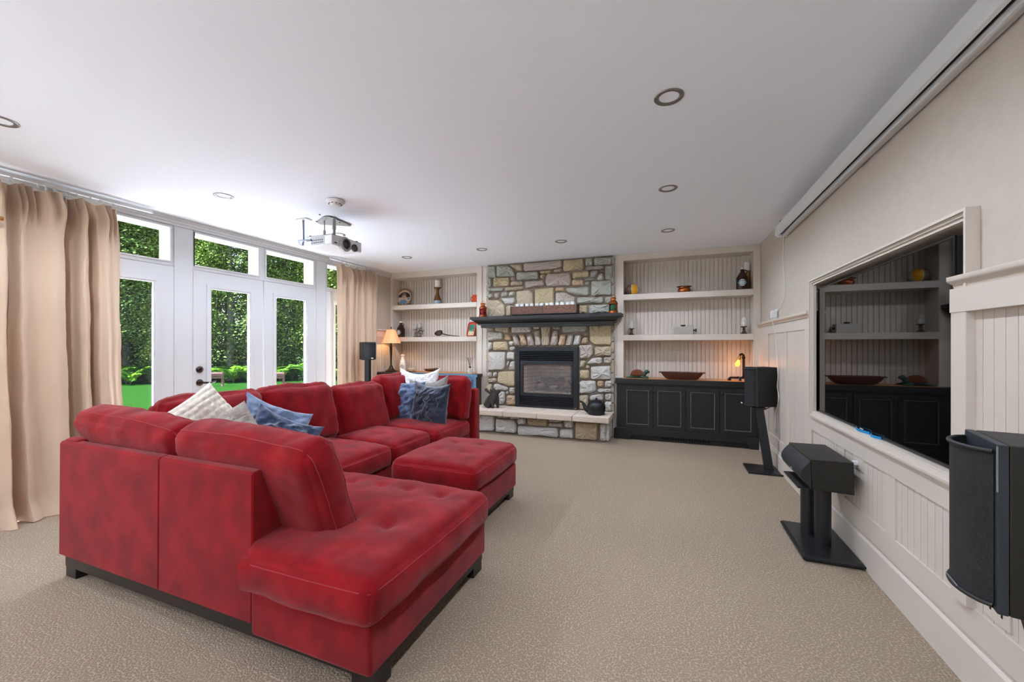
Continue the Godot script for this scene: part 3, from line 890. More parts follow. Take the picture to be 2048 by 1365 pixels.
# ---------------------------------------------------------------- upholstery
# a boxed cushion: r edge radius, crown of the top, puff of the sides, tufts [x, z, depth] in its own metres, w wrinkle size
func cushion_shape(size: Vector3, r: float, crown: float, puff: float, tufts: Array, w: float, sd: float, bottom_crown := 0.0, cut := []) -> Callable:
	var h := size / 2
	var k := h - Vector3(r, r, r)
	return func(q: Vector3) -> Vector3:
		var t := Vector3.ZERO
		for i in 3: t[i] = signf(q[i]) * (1.0 - pow(1.0 - absf(q[i]), 1.35))
		var p := Vector3(t.x * h.x, t.y * h.y, t.z * h.z)
		var inn := p.clamp(-k, k)
		var nrm := (p - inn).normalized() if (p - inn).length() > 1e-6 else Vector3.UP
		p = inn + nrm * r
		var cx := 1.0 - t.x * t.x
		var cy := 1.0 - t.y * t.y
		var cz := 1.0 - t.z * t.z
		if q.y > 0: p.y += crown * pow(cx * cz, 0.6) * t.y
		else: p.y += bottom_crown * pow(cx * cz, 0.6) * t.y
		p.x += puff * pow(cy * cz, 0.7) * t.x
		p.z += puff * pow(cy * cx, 0.7) * t.z
		if w > 0:
			p += nrm * (N0.get_noise_3d(p.x * 4.0 + sd, p.y * 4.0, p.z * 4.0) + 0.5 * N0.get_noise_3d(p.x * 11.0 + sd, p.y * 11.0, p.z * 11.0)) * w
		if q.y > 0:
			for u in tufts:
				var d2 := Vector2(p.x - u[0], p.z - u[1]).length_squared()
				p.y -= u[2] * (0.55 * exp(-d2 / 0.0009) + 0.45 * exp(-d2 / 0.012)) * clampf(t.y, 0, 1)
		if cut.size() and p.x < cut[0]: p.z = minf(p.z, cut[1])
		return p

func seam_loop(hx: float, hz: float, y: float, r: float, f: Callable) -> MB:   # a welt that follows the cushion's edge
	var pts := []
	for i in 65:
		var a := TAU * i / 64.0
		var d := Vector2(cos(a), sin(a))
		d /= maxf(absf(d.x), absf(d.y))
		pts.append(f.call(Vector3(d.x, y, d.y)))
	var b := MB.new()
	b.tube(pts, r, 5, false)
	return b

func cushion(called: String, parent: Node3D, c: Vector3, size: Vector3, basis := Basis.IDENTITY, o := {}) -> void:
	var f := cushion_shape(size, o.get("r", 0.05), o.get("crown", 0.03), o.get("puff", 0.012), o.get("tufts", []), o.get("w", 0.006), o.get("sd", c.x * 7 + c.z * 13), o.get("bc", 0.0), o.get("cut", []))
	var n: Vector3i = o.get("n", Vector3i(16, 8, 16))
	var b := MB.new()
	b.cube_map(n, f)
	var m := put_mesh(called, b.mesh(60.0), M.suede, parent)
	m.transform = Transform3D(basis, c - parent.position)
	for y in o.get("seams", [0.42]):
		var s := put_mesh("welt", seam_loop(0, 0, y, 0.0022, f).mesh(60.0), M.welt, m)

func leg_rails(t: Node3D, x0: float, x1: float, z0: float, z1: float) -> void:   # recessed plinth with a block at each corner; z0 > z1
	for q in [[x0, x1, z0 - 0.03, z0], [x0, x1, z1, z1 + 0.03], [x0, x0 + 0.03, z1 + 0.03, z0 - 0.03], [x1 - 0.03, x1, z1 + 0.03, z0 - 0.03]]:
		var r := MB.new()
		r.box(Vector3(q[0], 0.055, q[2]), Vector3(q[1], 0.135, q[3]))
		put("plinth_rail", r, M.espresso, t, 40.0, true)
	for q in [[x0, z0 - 0.1], [x1 - 0.1, z0 - 0.1], [x0, z1], [x1 - 0.1, z1]]:
		var l := MB.new()
		l.rbox(Vector3(q[0] + 0.05, 0.05, q[1] + 0.05), Vector3(0.098, 0.1, 0.098), 0.004, ID, 1)
		put("leg", l, M.espresso, t, 40.0, true)

func sofa() -> void:
	var wm: StandardMaterial3D = mat("8c2328", 0.8)
	M.welt = wm
	var t := thing("sectional_sofa", "large red microsuede sectional sofa with tufted chaise along the windows", "sofa", Vector3(-2.2, 0, -2.5))
	# near back, seen from behind: a wedge in two panels
	var prof := [Vector2(1.100, 0.125), Vector2(1.345, 0.125), Vector2(1.345, 0.42), Vector2(1.318, 0.49), Vector2(1.282, 0.56), Vector2(1.245, 0.62), Vector2(1.205, 0.675), Vector2(1.165, 0.712), Vector2(1.140, 0.722), Vector2(1.112, 0.718), Vector2(1.103, 0.705)]
	var flip := Basis(Vector3(0, 0, -1), Vector3.UP, Vector3(1, 0, 0))   # outline x is -z of the room, extruded along x
	for q in [[-3.0, -2.1405], [-2.14, -1.535]]:
		var b := MB.new()
		b.prism(prof, q[1] - q[0], 0.006, Transform3D(flip, Vector3(q[0], 0, 0)))
		put("back_panel", b, M.suede, t, 30.0, true)
	var b := MB.new()   # back along the windows and far back
	b.rbox(Vector3(-2.93, 0.43, -2.56), Vector3(0.14, 0.61, 2.9), 0.03)
	put("back_panel", b, M.suede, t, 40.0, true)
	b = MB.new()
	b.rbox(Vector3(-2.46, 0.44, -3.945), Vector3(1.02, 0.63, 0.13), 0.03)
	put("back_panel", b, M.suede, t, 40.0, true)
	# seat bases
	for q in [[-2.9, -1.55, -2.005, -1.345], [-1.533, -0.945, -2.01, -1.092], [-2.9, -2.07, -3.88, -2.0], [-2.3, -2.005, -3.88, -3.19]]:
		b = MB.new()
		b.rbox(Vector3((q[0] + q[1]) / 2, 0.178, (q[2] + q[3]) / 2), Vector3(q[1] - q[0], 0.19, q[3] - q[2]), 0.018)
		put("seat_base", b, M.suede, t, 40.0, true)
	leg_rails(t, -2.985, -0.955, -1.12, -1.985)
	leg_rails(t, -2.985, -2.10, -1.99, -3.99)
	# chaise seat and three seats along the windows
	var tu := []
	for x in [-1.913, -1.712, -1.509, -1.333, -1.127]: tu.append([x + 1.4725, -1.835 + 1.535, 0.035])
	for x in [-1.72, -1.53, -1.339, -1.146]: tu.append([x + 1.4725, -1.436 + 1.535, 0.042])
	cushion("seat_cushion", t, Vector3(-1.4725, 0.342, -1.535), Vector3(1.115, 0.165, 0.955), ID.basis, {"r": 0.055, "crown": 0.045, "puff": 0.02, "tufts": tu, "w": 0.007, "n": Vector3i(56, 10, 48), "seams": [0.55, -0.62], "cut": [-0.055, 0.40]})
	var tus := [[0.12, -0.1, 0.022], [0.12, 0.1, 0.018], [-0.12, 0.0, 0.015]]
	for q in [[-2.0, -1.36, -2.03], [-2.005, -2.625, -2.035], [-2.632, -3.175, -2.035], [-3.182, -3.86, -1.985]]:
		cushion("seat_cushion", t, Vector3((q[2] - 2.86) / 2, 0.345, (q[0] + q[1]) / 2), Vector3(2.86 + q[2], 0.17, absf(q[0] - q[1])), ID.basis, {"r": 0.055, "crown": 0.05, "puff": 0.015, "tufts": tus, "n": Vector3i(30, 8, 30), "seams": [0.6]})
	# back cushions; own y is the outward face
	for q in [[-1.42, -2.045, 0.0], [-2.05, -2.68, 0.0], [-2.69, -3.31, 0.05], [-3.33, -3.88, -0.01]]:   # along the windows, facing +x
		var bs := Basis(Vector3.BACK, -PI / 2 + 0.26) * Basis(Vector3.UP, rng.randf_range(-0.02, 0.02))
		cushion("back_cushion", t, Vector3(-2.76 + q[2] * 0.5, 0.665 - q[2] * 0.9, (q[0] + q[1]) / 2), Vector3(0.48, 0.17, absf(q[0] - q[1]) + 0.015), bs, {"r": 0.07, "crown": 0.055, "puff": 0.022, "bc": 0.04, "w": 0.016, "n": Vector3i(20, 8, 24), "seams": [0.5]})
	cushion("back_cushion", t, Vector3(-2.3, 0.655, -3.80), Vector3(0.62, 0.17, 0.46), Basis(Vector3.RIGHT, PI / 2 - 0.2), {"r": 0.06, "crown": 0.05, "puff": 0.02, "bc": 0.03, "w": 0.014, "n": Vector3i(24, 8, 18), "seams": [0.5]})
	# near back cushions, slumped over the wedge and facing away from the camera
	cushion("back_cushion", t, Vector3(-2.58, 0.635, -1.292), Vector3(0.87, 0.17, 0.48), Basis(Vector3.FORWARD, 0.045) * Basis(Vector3.RIGHT, -PI / 2 + 0.36), {"r": 0.06, "crown": 0.05, "puff": 0.03, "bc": 0.016, "w": 0.012, "n": Vector3i(34, 9, 22), "seams": [-0.45, 0.5], "sd": 3.0})
	cushion("back_cushion", t, Vector3(-1.72, 0.612, -1.292), Vector3(0.83, 0.18, 0.48), Basis(Vector3.FORWARD, 0.03) * Basis(Vector3.RIGHT, -PI / 2 + 0.36), {"r": 0.06, "crown": 0.05, "puff": 0.03, "bc": 0.016, "w": 0.012, "n": Vector3i(34, 9, 22), "seams": [-0.45, 0.5], "sd": 9.0})

func ottoman() -> void:
	var t := thing("ottoman", "red microsuede square tufted ottoman between the chaise and the hearth", "ottoman", Vector3(-1.49, 0, -2.685))
	var b := MB.new()
	b.rbox(Vector3(-1.49, 0.178, -2.685), Vector3(0.655, 0.19, 0.755), 0.02)
	put("base", b, M.suede, t, 40.0, true)
	leg_rails(t, -1.80, -1.18, -2.325, -3.045)
	cushion("seat_cushion", t, Vector3(-1.49, 0.345, -2.685), Vector3(0.675, 0.17, 0.785), ID.basis, {"r": 0.06, "crown": 0.035, "puff": 0.02, "tufts": [[-0.115, -0.16, 0.03], [0.115, -0.16, 0.022], [-0.12, 0.09, 0.02], [0.09, 0.1, 0.018]], "w": 0.006, "n": Vector3i(40, 10, 44), "seams": [0.6]})

# throw pillow in its own plane xy, front +z; kind picks the cloth relief
func pillow_mesh(s: Vector2, thick: float, n: int, sd: float, relief: Callable, slump := 0.0, crease := 0.012) -> ArrayMesh:
	var b := MB.new()
	for sg in [1.0, -1.0]:
		var f := func(u: float, v: float) -> Vector3:
			var a := u * 2.0 - 1.0
			var c := v * 2.0 - 1.0
			var e := pow(maxf(0.0, (1.0 - pow(absf(a), 2.6)) * (1.0 - pow(absf(c), 2.6))), 0.55)
			var x := a * s.x / 2 * (1.0 - 0.09 * (1.0 - c * c) * a * a)
			var y := c * s.y / 2 * (1.0 - 0.09 * (1.0 - a * a) * c * c)
			y -= slump * (1.0 - a * a) * maxf(c, 0.0)
			var z: float = thick / 2 * e * sg + N0.get_noise_3d(a * 1.6 + sd, c * 1.6, sg) * crease * 2.0 * e + N0.get_noise_3d(a * 4.0 + sd, c * 3.0, sg + 4.0) * crease * e
			z += sg * (relief.call(u, v) as float) * minf(1.0, e * 3.0)
			return Vector3(x, y, z)
		var g := func(u: float, v: float) -> Vector3: return f.call(u, v) if sg > 0 else f.call(1.0 - u, v)
		b.sheet(n, n, g)
	return b.mesh(70.0)

func bobble(k: float, amp: float, flat := 1.0) -> Callable:
	return func(u: float, v: float) -> float: return amp * pow(absf(sin(u * k * PI) * sin(v * k * flat * PI)), 0.6)

func no_relief(_u: float, _v: float) -> float:
	return 0.0

func pillow(label: String, m: ArrayMesh, mt: Material, at: Vector3, bs: Basis, group: String) -> Node3D:
	var t := thing("throw_pillow", label, "pillow", at, 0.0, group)
	var o := put_mesh("cover", m, mt, t)
	o.transform.basis = bs
	return t

func velvet(a: String, b: String, sd: int) -> StandardMaterial3D:
	var m := mottled(a, b, 0.012, 2.6, 0.7, 0.0, sd)
	m.rim_enabled = true; m.rim = 1.0; m.rim_tint = 0.35
	return m

func pillows() -> void:
	var knit := mat("ddd5c6", 0.9)
	var knit_w := mat("eeeeec", 0.9)
	var im := Image.create(64, 64, false, Image.FORMAT_RGB8)
	for y in 64:
		for x in 64: im.set_pixel(x, y, Color("5a564f") if ((x / 8 + y / 8) % 2 == 0) else Color("a7a49c"))
	var houn := mat("ffffff", 0.9)
	houn.albedo_texture = ImageTexture.create_from_image(im)
	tri_map(houn, 17.0, false)
	var waffle := mottled("8a8078", "b1a89f", 0.05, 4.0, 0.9, 0.0, 9)
	var g1 := "pillows piled at the corner of the sofa by the tall curtain"
	var g2 := "pillows on the far end of the sofa"
	# near pile, against the window-side cushions
	pillow("cream bobble-knit pillow leaning on the window side of the sofa, rearmost of the near pile", pillow_mesh(Vector2(0.46, 0.46), 0.15, 60, 1, bobble(11, 0.016)), knit, Vector3(-2.60, 0.70, -1.56), Basis(Vector3.UP, 1.15) * Basis(Vector3.RIGHT, -0.42) * Basis(Vector3.BACK, 0.62), g1)
	pillow("brown and grey waffle-weave pillow in front of the cream knit pillow", pillow_mesh(Vector2(0.42, 0.42), 0.13, 64, 5, bobble(20, 0.007)), waffle, Vector3(-2.44, 0.63, -1.60), Basis(Vector3.UP, 0.95) * Basis(Vector3.RIGHT, -0.55) * Basis(Vector3.BACK, 0.5), g1)
	pillow("slate blue velvet pillow behind the dark navy one in the near pile", pillow_mesh(Vector2(0.47, 0.47), 0.13, 36, 9, no_relief, 0.02, 0.02), velvet("4c5f7c", "7488a4", 3), Vector3(-2.56, 0.62, -1.97), Basis(Vector3.UP, 1.3) * Basis(Vector3.RIGHT, -0.45) * Basis(Vector3.BACK, -0.5), g1)
	pillow("dark navy velvet pillow at the front of the near pile", pillow_mesh(Vector2(0.44, 0.44), 0.13, 36, 13, no_relief, 0.03, 0.025), velvet("0f2440", "1d3a60", 4), Vector3(-2.40, 0.575, -1.92), Basis(Vector3.UP, 1.2) * Basis(Vector3.RIGHT, -0.55) * Basis(Vector3.BACK, -0.55), g1)
	# far pile
	pillow("white bobble-knit pillow at the back of the far end pile", pillow_mesh(Vector2(0.50, 0.50), 0.13, 64, 17, bobble(18, 0.010), 0.05), knit_w, Vector3(-2.56, 0.735, -3.70), Basis(Vector3.UP, 0.05) * Basis(Vector3.RIGHT, -0.2), g2)
	pillow("small checked black and white pillow between white knit and navy pillows", pillow_mesh(Vector2(0.50, 0.42), 0.12, 32, 21, no_relief, 0.05), houn, Vector3(-2.38, 0.69, -3.63), Basis(Vector3.UP, -0.02) * Basis(Vector3.RIGHT, -0.2) * Basis(Vector3.BACK, 0.1), g2)
	pillow("slate blue velvet pillow at the left front of the far end pile", pillow_mesh(Vector2(0.52, 0.46), 0.15, 44, 25, no_relief, 0.01, 0.03), velvet("3c4f70", "647c9f", 5), Vector3(-2.66, 0.625, -3.54), Basis(Vector3.UP, 0.15) * Basis(Vector3.RIGHT, -0.18) * Basis(Vector3.BACK, -0.03), g2)
	var p := pillow("dark navy velvet pillow at the right front of the far end pile", pillow_mesh(Vector2(0.46, 0.44), 0.15, 44, 29, no_relief, 0.03, 0.025), velvet("0b1424", "15294a", 6), Vector3(-2.27, 0.635, -3.50), Basis(Vector3.UP, -0.1) * Basis(Vector3.RIGHT, -0.16) * Basis(Vector3.BACK, -0.03), g2)
	var tg := MB.new()
	tg.box(Vector3(0.02, -0.213, -0.002), Vector3(0.06, -0.203, 0.003))
	var tq := put("care_tag", tg, M.nickel, p)
	tq.transform = Transform3D(Basis(Vector3.UP, -0.1) * Basis(Vector3.RIGHT, -0.16), Vector3.ZERO)

# ---------------------------------------------------------------- curtains
func curtain(label: String, z0: float, z1: float, folds: Array, lower: float, flare: float, mt: Material, tieback := false) -> void:   # z0 near camera, folds [z, depth]
	var t := thing("curtain", label, "curtain", Vector3(-4.2, 0, (z0 + z1) / 2))
	var top := 2.37
	var f := func(u: float, v: float) -> Vector3:
		var z := lerpf(z0, z1, u)
		var i := 0
		while i < folds.size() - 2 and z < folds[i + 1][0]: i += 1
		var a: Array = folds[i]; var b: Array = folds[i + 1]
		var s := smoothstep(0.0, 1.0, clampf((z - a[0]) / (b[0] - a[0]), 0, 1))
		var d: float = lerpf(a[1], b[1], s) * 1.25
		var y := lerpf(lower, top, v)
		var head := smoothstep(0.93, 1.0, v)
		var pl := 0.026 * sin(z * 125.0 + 2.5 * sin(z * 23.0)) * smoothstep(0.84, 0.955, v)
		var dd := d * lerpf(1.0 + flare * pow(1.0 - v, 3.0), 0.5, head) + pl
		dd += N0.get_noise_2d(z * 3.0, y * 1.3) * 0.018 * (1.0 - v)
		var zz := z + (z - (z0 + z1) / 2) * 0.06 * flare * pow(1.0 - v, 2.0)
		zz += 0.012 * N0.get_noise_2d(z * 9.0 + 30.0, y * 1.6)
		var sag := 0.024 * pow(absf(sin(z * 21.0 + 1.0)), 2.0) * smoothstep(0.965, 1.0, v)
		if v < 0.06:
			dd += (0.06 - v) / 0.06 * (0.05 + 0.06 * N0.get_noise_2d(z * 6.0, 3.0)) * flare * 2.0
			y = maxf(0.006, y + 0.02 * N0.get_noise_2d(z * 7.0, 9.0) * flare)
		return Vector3(XL + 0.05 + dd, y - sag, zz)
	var b := MB.new()
	var n := int(absf(z1 - z0) / 0.0065)
	b.sheet(n, 70, f, 0.004)
	put("panel", b, mt, t, 55.0, true)

func curtains() -> void:
	var cl := mottled("c6ad93", "d4bca2", 0.2, 5.0, 0.9, 0.0, 31)
	var weave := noise_tex(0.35, Color.BLACK, Color.WHITE, FastNoiseLite.TYPE_SIMPLEX_SMOOTH, 2, 512, 8)
	bump(cl, weave, 0.03)
	cl.backlight_enabled = true
	cl.backlight = Color(0.45, 0.4, 0.33)
	curtain("long beige curtain pooling on the carpet at the left edge, by the sofa", 0.30, -1.925, [[0.35, 0.1], [0.2, 0.03], [0.05, 0.12], [-0.1, 0.03], [-0.22, 0.12], [-0.36, 0.03], [-0.5, 0.1], [-0.62, 0.03], [-0.75, 0.12], [-0.88, 0.03], [-1.02, 0.13], [-1.13, 0.04], [-1.20, 0.10], [-1.275, 0.125], [-1.315, 0.03], [-1.36, 0.10], [-1.42, 0.07], [-1.53, 0.115], [-1.565, 0.11], [-1.60, 0.02], [-1.635, 0.04], [-1.675, 0.12], [-1.705, 0.10], [-1.722, 0.015], [-1.76, 0.10], [-1.80, 0.115], [-1.855, 0.07], [-1.93, 0.035]], 0.004, 0.5, cl)
	curtain("beige curtain hanging at the far end of the window wall, behind the speaker", -4.29, -5.09, [[-4.28, 0.03], [-4.34, 0.07], [-4.40, 0.075], [-4.43, 0.03], [-4.475, 0.085], [-4.54, 0.08], [-4.565, 0.02], [-4.62, 0.07], [-4.66, 0.05], [-4.70, 0.02], [-4.75, 0.055], [-4.79, 0.06], [-4.83, 0.02], [-4.88, 0.06], [-4.93, 0.07], [-4.97, 0.03], [-5.04, 0.06], [-5.1, 0.04]], 0.01, 0.25, cl)
	# the track both hang from
	var t := thing("curtain_track", "slim white curtain track under the ceiling along the window wall", "curtain track", Vector3(-4.25, 2.4, -2.6))
	var b := MB.new()
	b.rbox(Vector3(-4.262, 2.405, -1.0), Vector3(0.03, 0.024, 2.3), 0.003, ID, 1)
	put("rail", b, M.white, t, 40.0, true)
	b = MB.new()
	b.rbox(Vector3(-4.262, 2.405, -4.65), Vector3(0.03, 0.024, 1.0), 0.003, ID, 1)
	put("rail", b, M.white, t, 40.0, true)
	for z in [-1.33, -1.46, -1.50, -1.54, -1.62, -1.66, -1.74, -1.80, -1.88, -4.36, -4.44, -4.5, -4.58, -4.66, -4.74, -4.82, -4.9, -4.98, -5.05]:
		var g := MB.new()
		g.box(Vector3(-4.266, 2.366, z - 0.006), Vector3(-4.258, 2.394, z + 0.006))
		put("glider", g, M.white, t, 40.0, true)
	# brass hold-back that shows at the frame's edge
	var h := thing("curtain_holdback", "pale brass curtain hold-back at the left edge of the picture", "hold-back", Vector3(-4.1, 2.06, -1.2))
	b = MB.new()
	b.tube([Vector3(-4.30, 2.06, -1.13), Vector3(-4.14, 2.06, -1.13), Vector3(-4.10, 2.06, -1.16), Vector3(-4.10, 2.06, -1.245)], 0.013, 10)
	put("arm", b, M.brass, h, 50.0, true)

# ---------------------------------------------------------------- ceiling
func ceiling_fittings() -> void:
	var ring := MB.new()
	ring.lathe([Vector2(0.040, 0.03), Vector2(0.043, 0.012), Vector2(0.048, 0.003), Vector2(0.056, 0.0), Vector2(0.066, 0.0), Vector2(0.070, 0.004), Vector2(0.070, 0.03)], 32)
	var rm := ring.mesh(50.0)
	var inner := MB.new()
	inner.lathe([Vector2(0.0, 0.026), Vector2(0.024, 0.024), Vector2(0.030, 0.012), Vector2(0.036, 0.008), Vector2(0.042, 0.012)], 28)
	var im := inner.mesh(50.0)
	var bulb := MB.new()
	bulb.lathe([Vector2(0.0, 0.010), Vector2(0.012, 0.011), Vector2(0.022, 0.014), Vector2(0.024, 0.02), Vector2(0.0, 0.022)], 24)
	var bm := bulb.mesh(50.0)
	var lit := glow("fff1dc", 3.5)
	var rows := [[-0.004, -2.113, "brushed metal recessed ceiling light nearest the camera, in the right-hand row"], [-0.013, -3.335, "brushed metal recessed ceiling light, middle of the row in front of the screen"], [-0.018, -4.546, "recessed ceiling light above the right bookcase"], [-1.18, -4.568, "recessed ceiling light above the right side of the stone chimney"], [-2.205, -4.581, "recessed ceiling light above the left side of the stone chimney"], [-3.363, -4.618, "recessed ceiling light above the left bookcase"], [-3.373, -2.183, "recessed ceiling light nearest the garden doors, left of the smoke detector"], [-3.37, -1.012, "recessed ceiling light cut by the left edge of the picture"],
		[-3.37, -3.40, "recessed ceiling light hidden behind the projector"], [-0.01, -0.9, "recessed ceiling light above the camera"], [-0.01, 0.4, "recessed ceiling light behind the camera on the right"], [-1.2, 1.4, "recessed ceiling light behind the camera in the middle"], [-3.37, 0.3, "recessed ceiling light behind the camera by the doors"], [-2.3, 1.4, "recessed ceiling light far behind the camera"]]
	for q in rows:
		var t := thing("downlight", q[2], "ceiling light", Vector3(q[0], H - 0.006, q[1]), 0.0, "recessed ceiling lights")
		put_mesh("trim_ring", rm, M.steel, t)
		put_mesh("baffle", im, M.steel, t)
		put_mesh("lamp", bm, lit, t)
		var s := SpotLight3D.new()
		s.name = "lamp_light"
		t.add_child(s)
		s.position = Vector3(0, 0.004, 0)
		s.rotation.x = -PI / 2
		s.spot_angle = 80.0
		s.spot_angle_attenuation = 0.6
		s.spot_attenuation = 2.0
		s.spot_range = 12.0
		s.light_energy = 1.6
		s.light_color = Color("e2ecff")
		s.light_size = 0.025
		s.shadow_enabled = true
	# smoke detector
	var t := thing("smoke_detector", "round white smoke detector on the ceiling beside the projector", "smoke detector", Vector3(-2.605, H, -2.59))
	var b := MB.new()
	b.lathe([Vector2(0, -0.052), Vector2(0.03, -0.052), Vector2(0.036, -0.048), Vector2(0.05, -0.03), Vector2(0.052, -0.026)], 32)
	put("sensor_cap", b, M.white_dim, t)
	b = MB.new()
	b.lathe([Vector2(0.05, -0.034), Vector2(0.062, -0.030), Vector2(0.072, -0.012), Vector2(0.072, -0.007), Vector2(0.066, -0.007), Vector2(0.066, -0.001)], 32)
	put("housing", b, M.white_dim, t)
	for i in 10:
		var v := MB.new()
		v.cbox(Vector3(0.048, -0.033, 0), Vector3(0.012, 0.006, 0.012), Transform3D(Basis(Vector3.UP, TAU * i / 10.0), Vector3.ZERO))
		put("vent_slot", v, M.rubber, t)
	projector()

func projector() -> void:
	var t := thing("projector", "white ceiling-mounted video projector with two round lenses", "projector", Vector3(-2.90, 2.10, -2.875))
	var b := MB.new()
	b.rbox(Vector3(0, 0.055, 0), Vector3(0.31, 0.09, 0.365), 0.01)
	put("body", b, M.white_dim, t)
	b = MB.new()
	b.box(Vector3(-0.152, 0.099, -0.178), Vector3(0.152, 0.104, 0.178))
	put("top_cover", b, mat("8a8a8a", 0.5), t)
	b = MB.new()
	var bw := Basis(Vector3.BACK, -PI / 2)
	b.lathe([Vector2(0.0, 0.0), Vector2(0.066, 0.0), Vector2(0.066, 0.03), Vector2(0.056, 0.04), Vector2(0.046, 0.04), Vector2(0.042, 0.012), Vector2(0, 0.01)], 28, Transform3D(bw, Vector3(0.145, 0.04, 0.04)))
	put("lens_surround", b, mat("9a9a9a", 0.4), t)
	b = MB.new()
	b.lathe([Vector2(0.046, 0.0), Vector2(0.046, 0.03), Vector2(0.04, 0.03), Vector2(0.03, 0.012), Vector2(0.0, 0.012)], 28, Transform3D(bw, Vector3(0.15, 0.04, 0.04)))
	put("lens_barrel", b, mat("2b2b2b", 0.3), t)
	b = MB.new()
	b.lathe([Vector2(0.034, 0.0), Vector2(0.03, 0.010), Vector2(0.018, 0.018), Vector2(0, 0.021)], 24, Transform3D(bw, Vector3(0.158, 0.04, 0.04)))
	put("lens", b, mat("4a4d52", 0.05), t)
	b = MB.new()
	b.lathe([Vector2(0.036, 0.0), Vector2(0.036, 0.012), Vector2(0.031, 0.012), Vector2(0.028, 0.006), Vector2(0, 0.006)], 24, Transform3D(bw, Vector3(0.152, 0.035, -0.085)))
	put("vent_grille", b, mat("333333", 0.5), t)
	b = MB.new()
	b.box(Vector3(0.153, 0.028, 0.125), Vector3(0.157, 0.038, 0.155))
	put("ir_window", b, M.black, t)
	b = MB.new()
	b.box(Vector3(-0.09, 0.022, 0.181), Vector3(0.07, 0.092, 0.1845))
	put("port_plate", b, mat("a8a8a8", 0.5), t)
	for i in 12:
		b = MB.new()
		b.box(Vector3(-0.08 + (i % 6) * 0.024, 0.034 + (i / 6) * 0.022, 0.1845), Vector3(-0.068 + (i % 6) * 0.024, 0.044 + (i / 6) * 0.022, 0.187))
		put("socket", b, mat("44484e", 0.5), t)
	for q in [[-0.13, -0.15], [0.12, -0.15], [-0.13, 0.15]]:
		b = MB.new()
		b.lathe([Vector2(0.012, 0.104), Vector2(0.012, 0.118), Vector2(0, 0.12)], 10, Transform3D(Basis.IDENTITY, Vector3(q[0], 0, q[1])))
		put("foot", b, M.rubber, t)
	# mount
	var m := thing("projector_mount", "steel ceiling plate and drop post holding the projector", "bracket", Vector3(-2.985, 2.44, -2.955))
	var pl := [Vector2(-0.24, -0.06), Vector2(-0.01, -0.215), Vector2(0.02, -0.20), Vector2(0.03, 0.08), Vector2(-0.02, 0.10), Vector2(-0.22, 0.0)]
	b = MB.new()
	b.prism(pl, 0.006, 0.001, Transform3D(Basis(Vector3.RIGHT, PI / 2), Vector3(0, -0.010, 0)))
	put("ceiling_plate", b, M.steel, m)
	b = MB.new()
	b.lathe([Vector2(0.03, -0.236), Vector2(0.03, -0.222), Vector2(0.014, -0.215), Vector2(0.013, -0.12), Vector2(0.017, -0.118), Vector2(0.017, -0.02), Vector2(0.022, -0.016), Vector2(0.022, -0.01)], 16, Transform3D(Basis.IDENTITY, Vector3(0.03, 0, 0.03)))
	put("post", b, M.steel, m)
	b = MB.new()
	b.lathe([Vector2(0.006, -0.23), Vector2(0.006, -0.16), Vector2(0.012, -0.15), Vector2(0.012, -0.12), Vector2(0.005, -0.11), Vector2(0.005, -0.02)], 10, Transform3D(Basis.IDENTITY, Vector3(-0.09, 0, 0.03)))
	put("brace_rod", b, M.steel, m)
	for q in [[0.0, 0.07], [-0.19, -0.03], [0.0, -0.17]]:
		b = MB.new()
		b.lathe([Vector2(0, -0.022), Vector2(0.009, -0.02), Vector2(0.009, -0.014)], 8, Transform3D(Basis.IDENTITY, Vector3(q[0], 0, -q[1])))
		put("screw", b, M.black, m)
	# cables from the ceiling plate
	var c := thing("projector_cable", "grey and blue cables hanging from a white ceiling plate to the projector", "cable", Vector3(-3.28, 2.43, -2.87))
	b = MB.new()
	b.rbox(Vector3(0, 0.004, 0), Vector3(0.13, 0.008, 0.08), 0.003, ID, 1)
	put("ceiling_plate", b, M.white, c)
	for k in 2:
		b = MB.new()
		var o := Vector3(0, 0, 0.008 * k)
		b.tube([Vector3(0, 0, 0) + o, Vector3(0.005, -0.1, 0) + o, Vector3(0.012, -0.2, 0.005) + o, Vector3(0.0, -0.245, 0.01) + o, Vector3(0.02, -0.252, 0.05) + o, Vector3(0.12, -0.245, 0.155) + o, Vector3(0.23, -0.26, 0.185) + o, Vector3(0.30, -0.262, 0.182) + o], 0.006, 8)
		put("cable", b, mat("5a7388" if k else "b8bcbf", 0.5), c, 50.0)

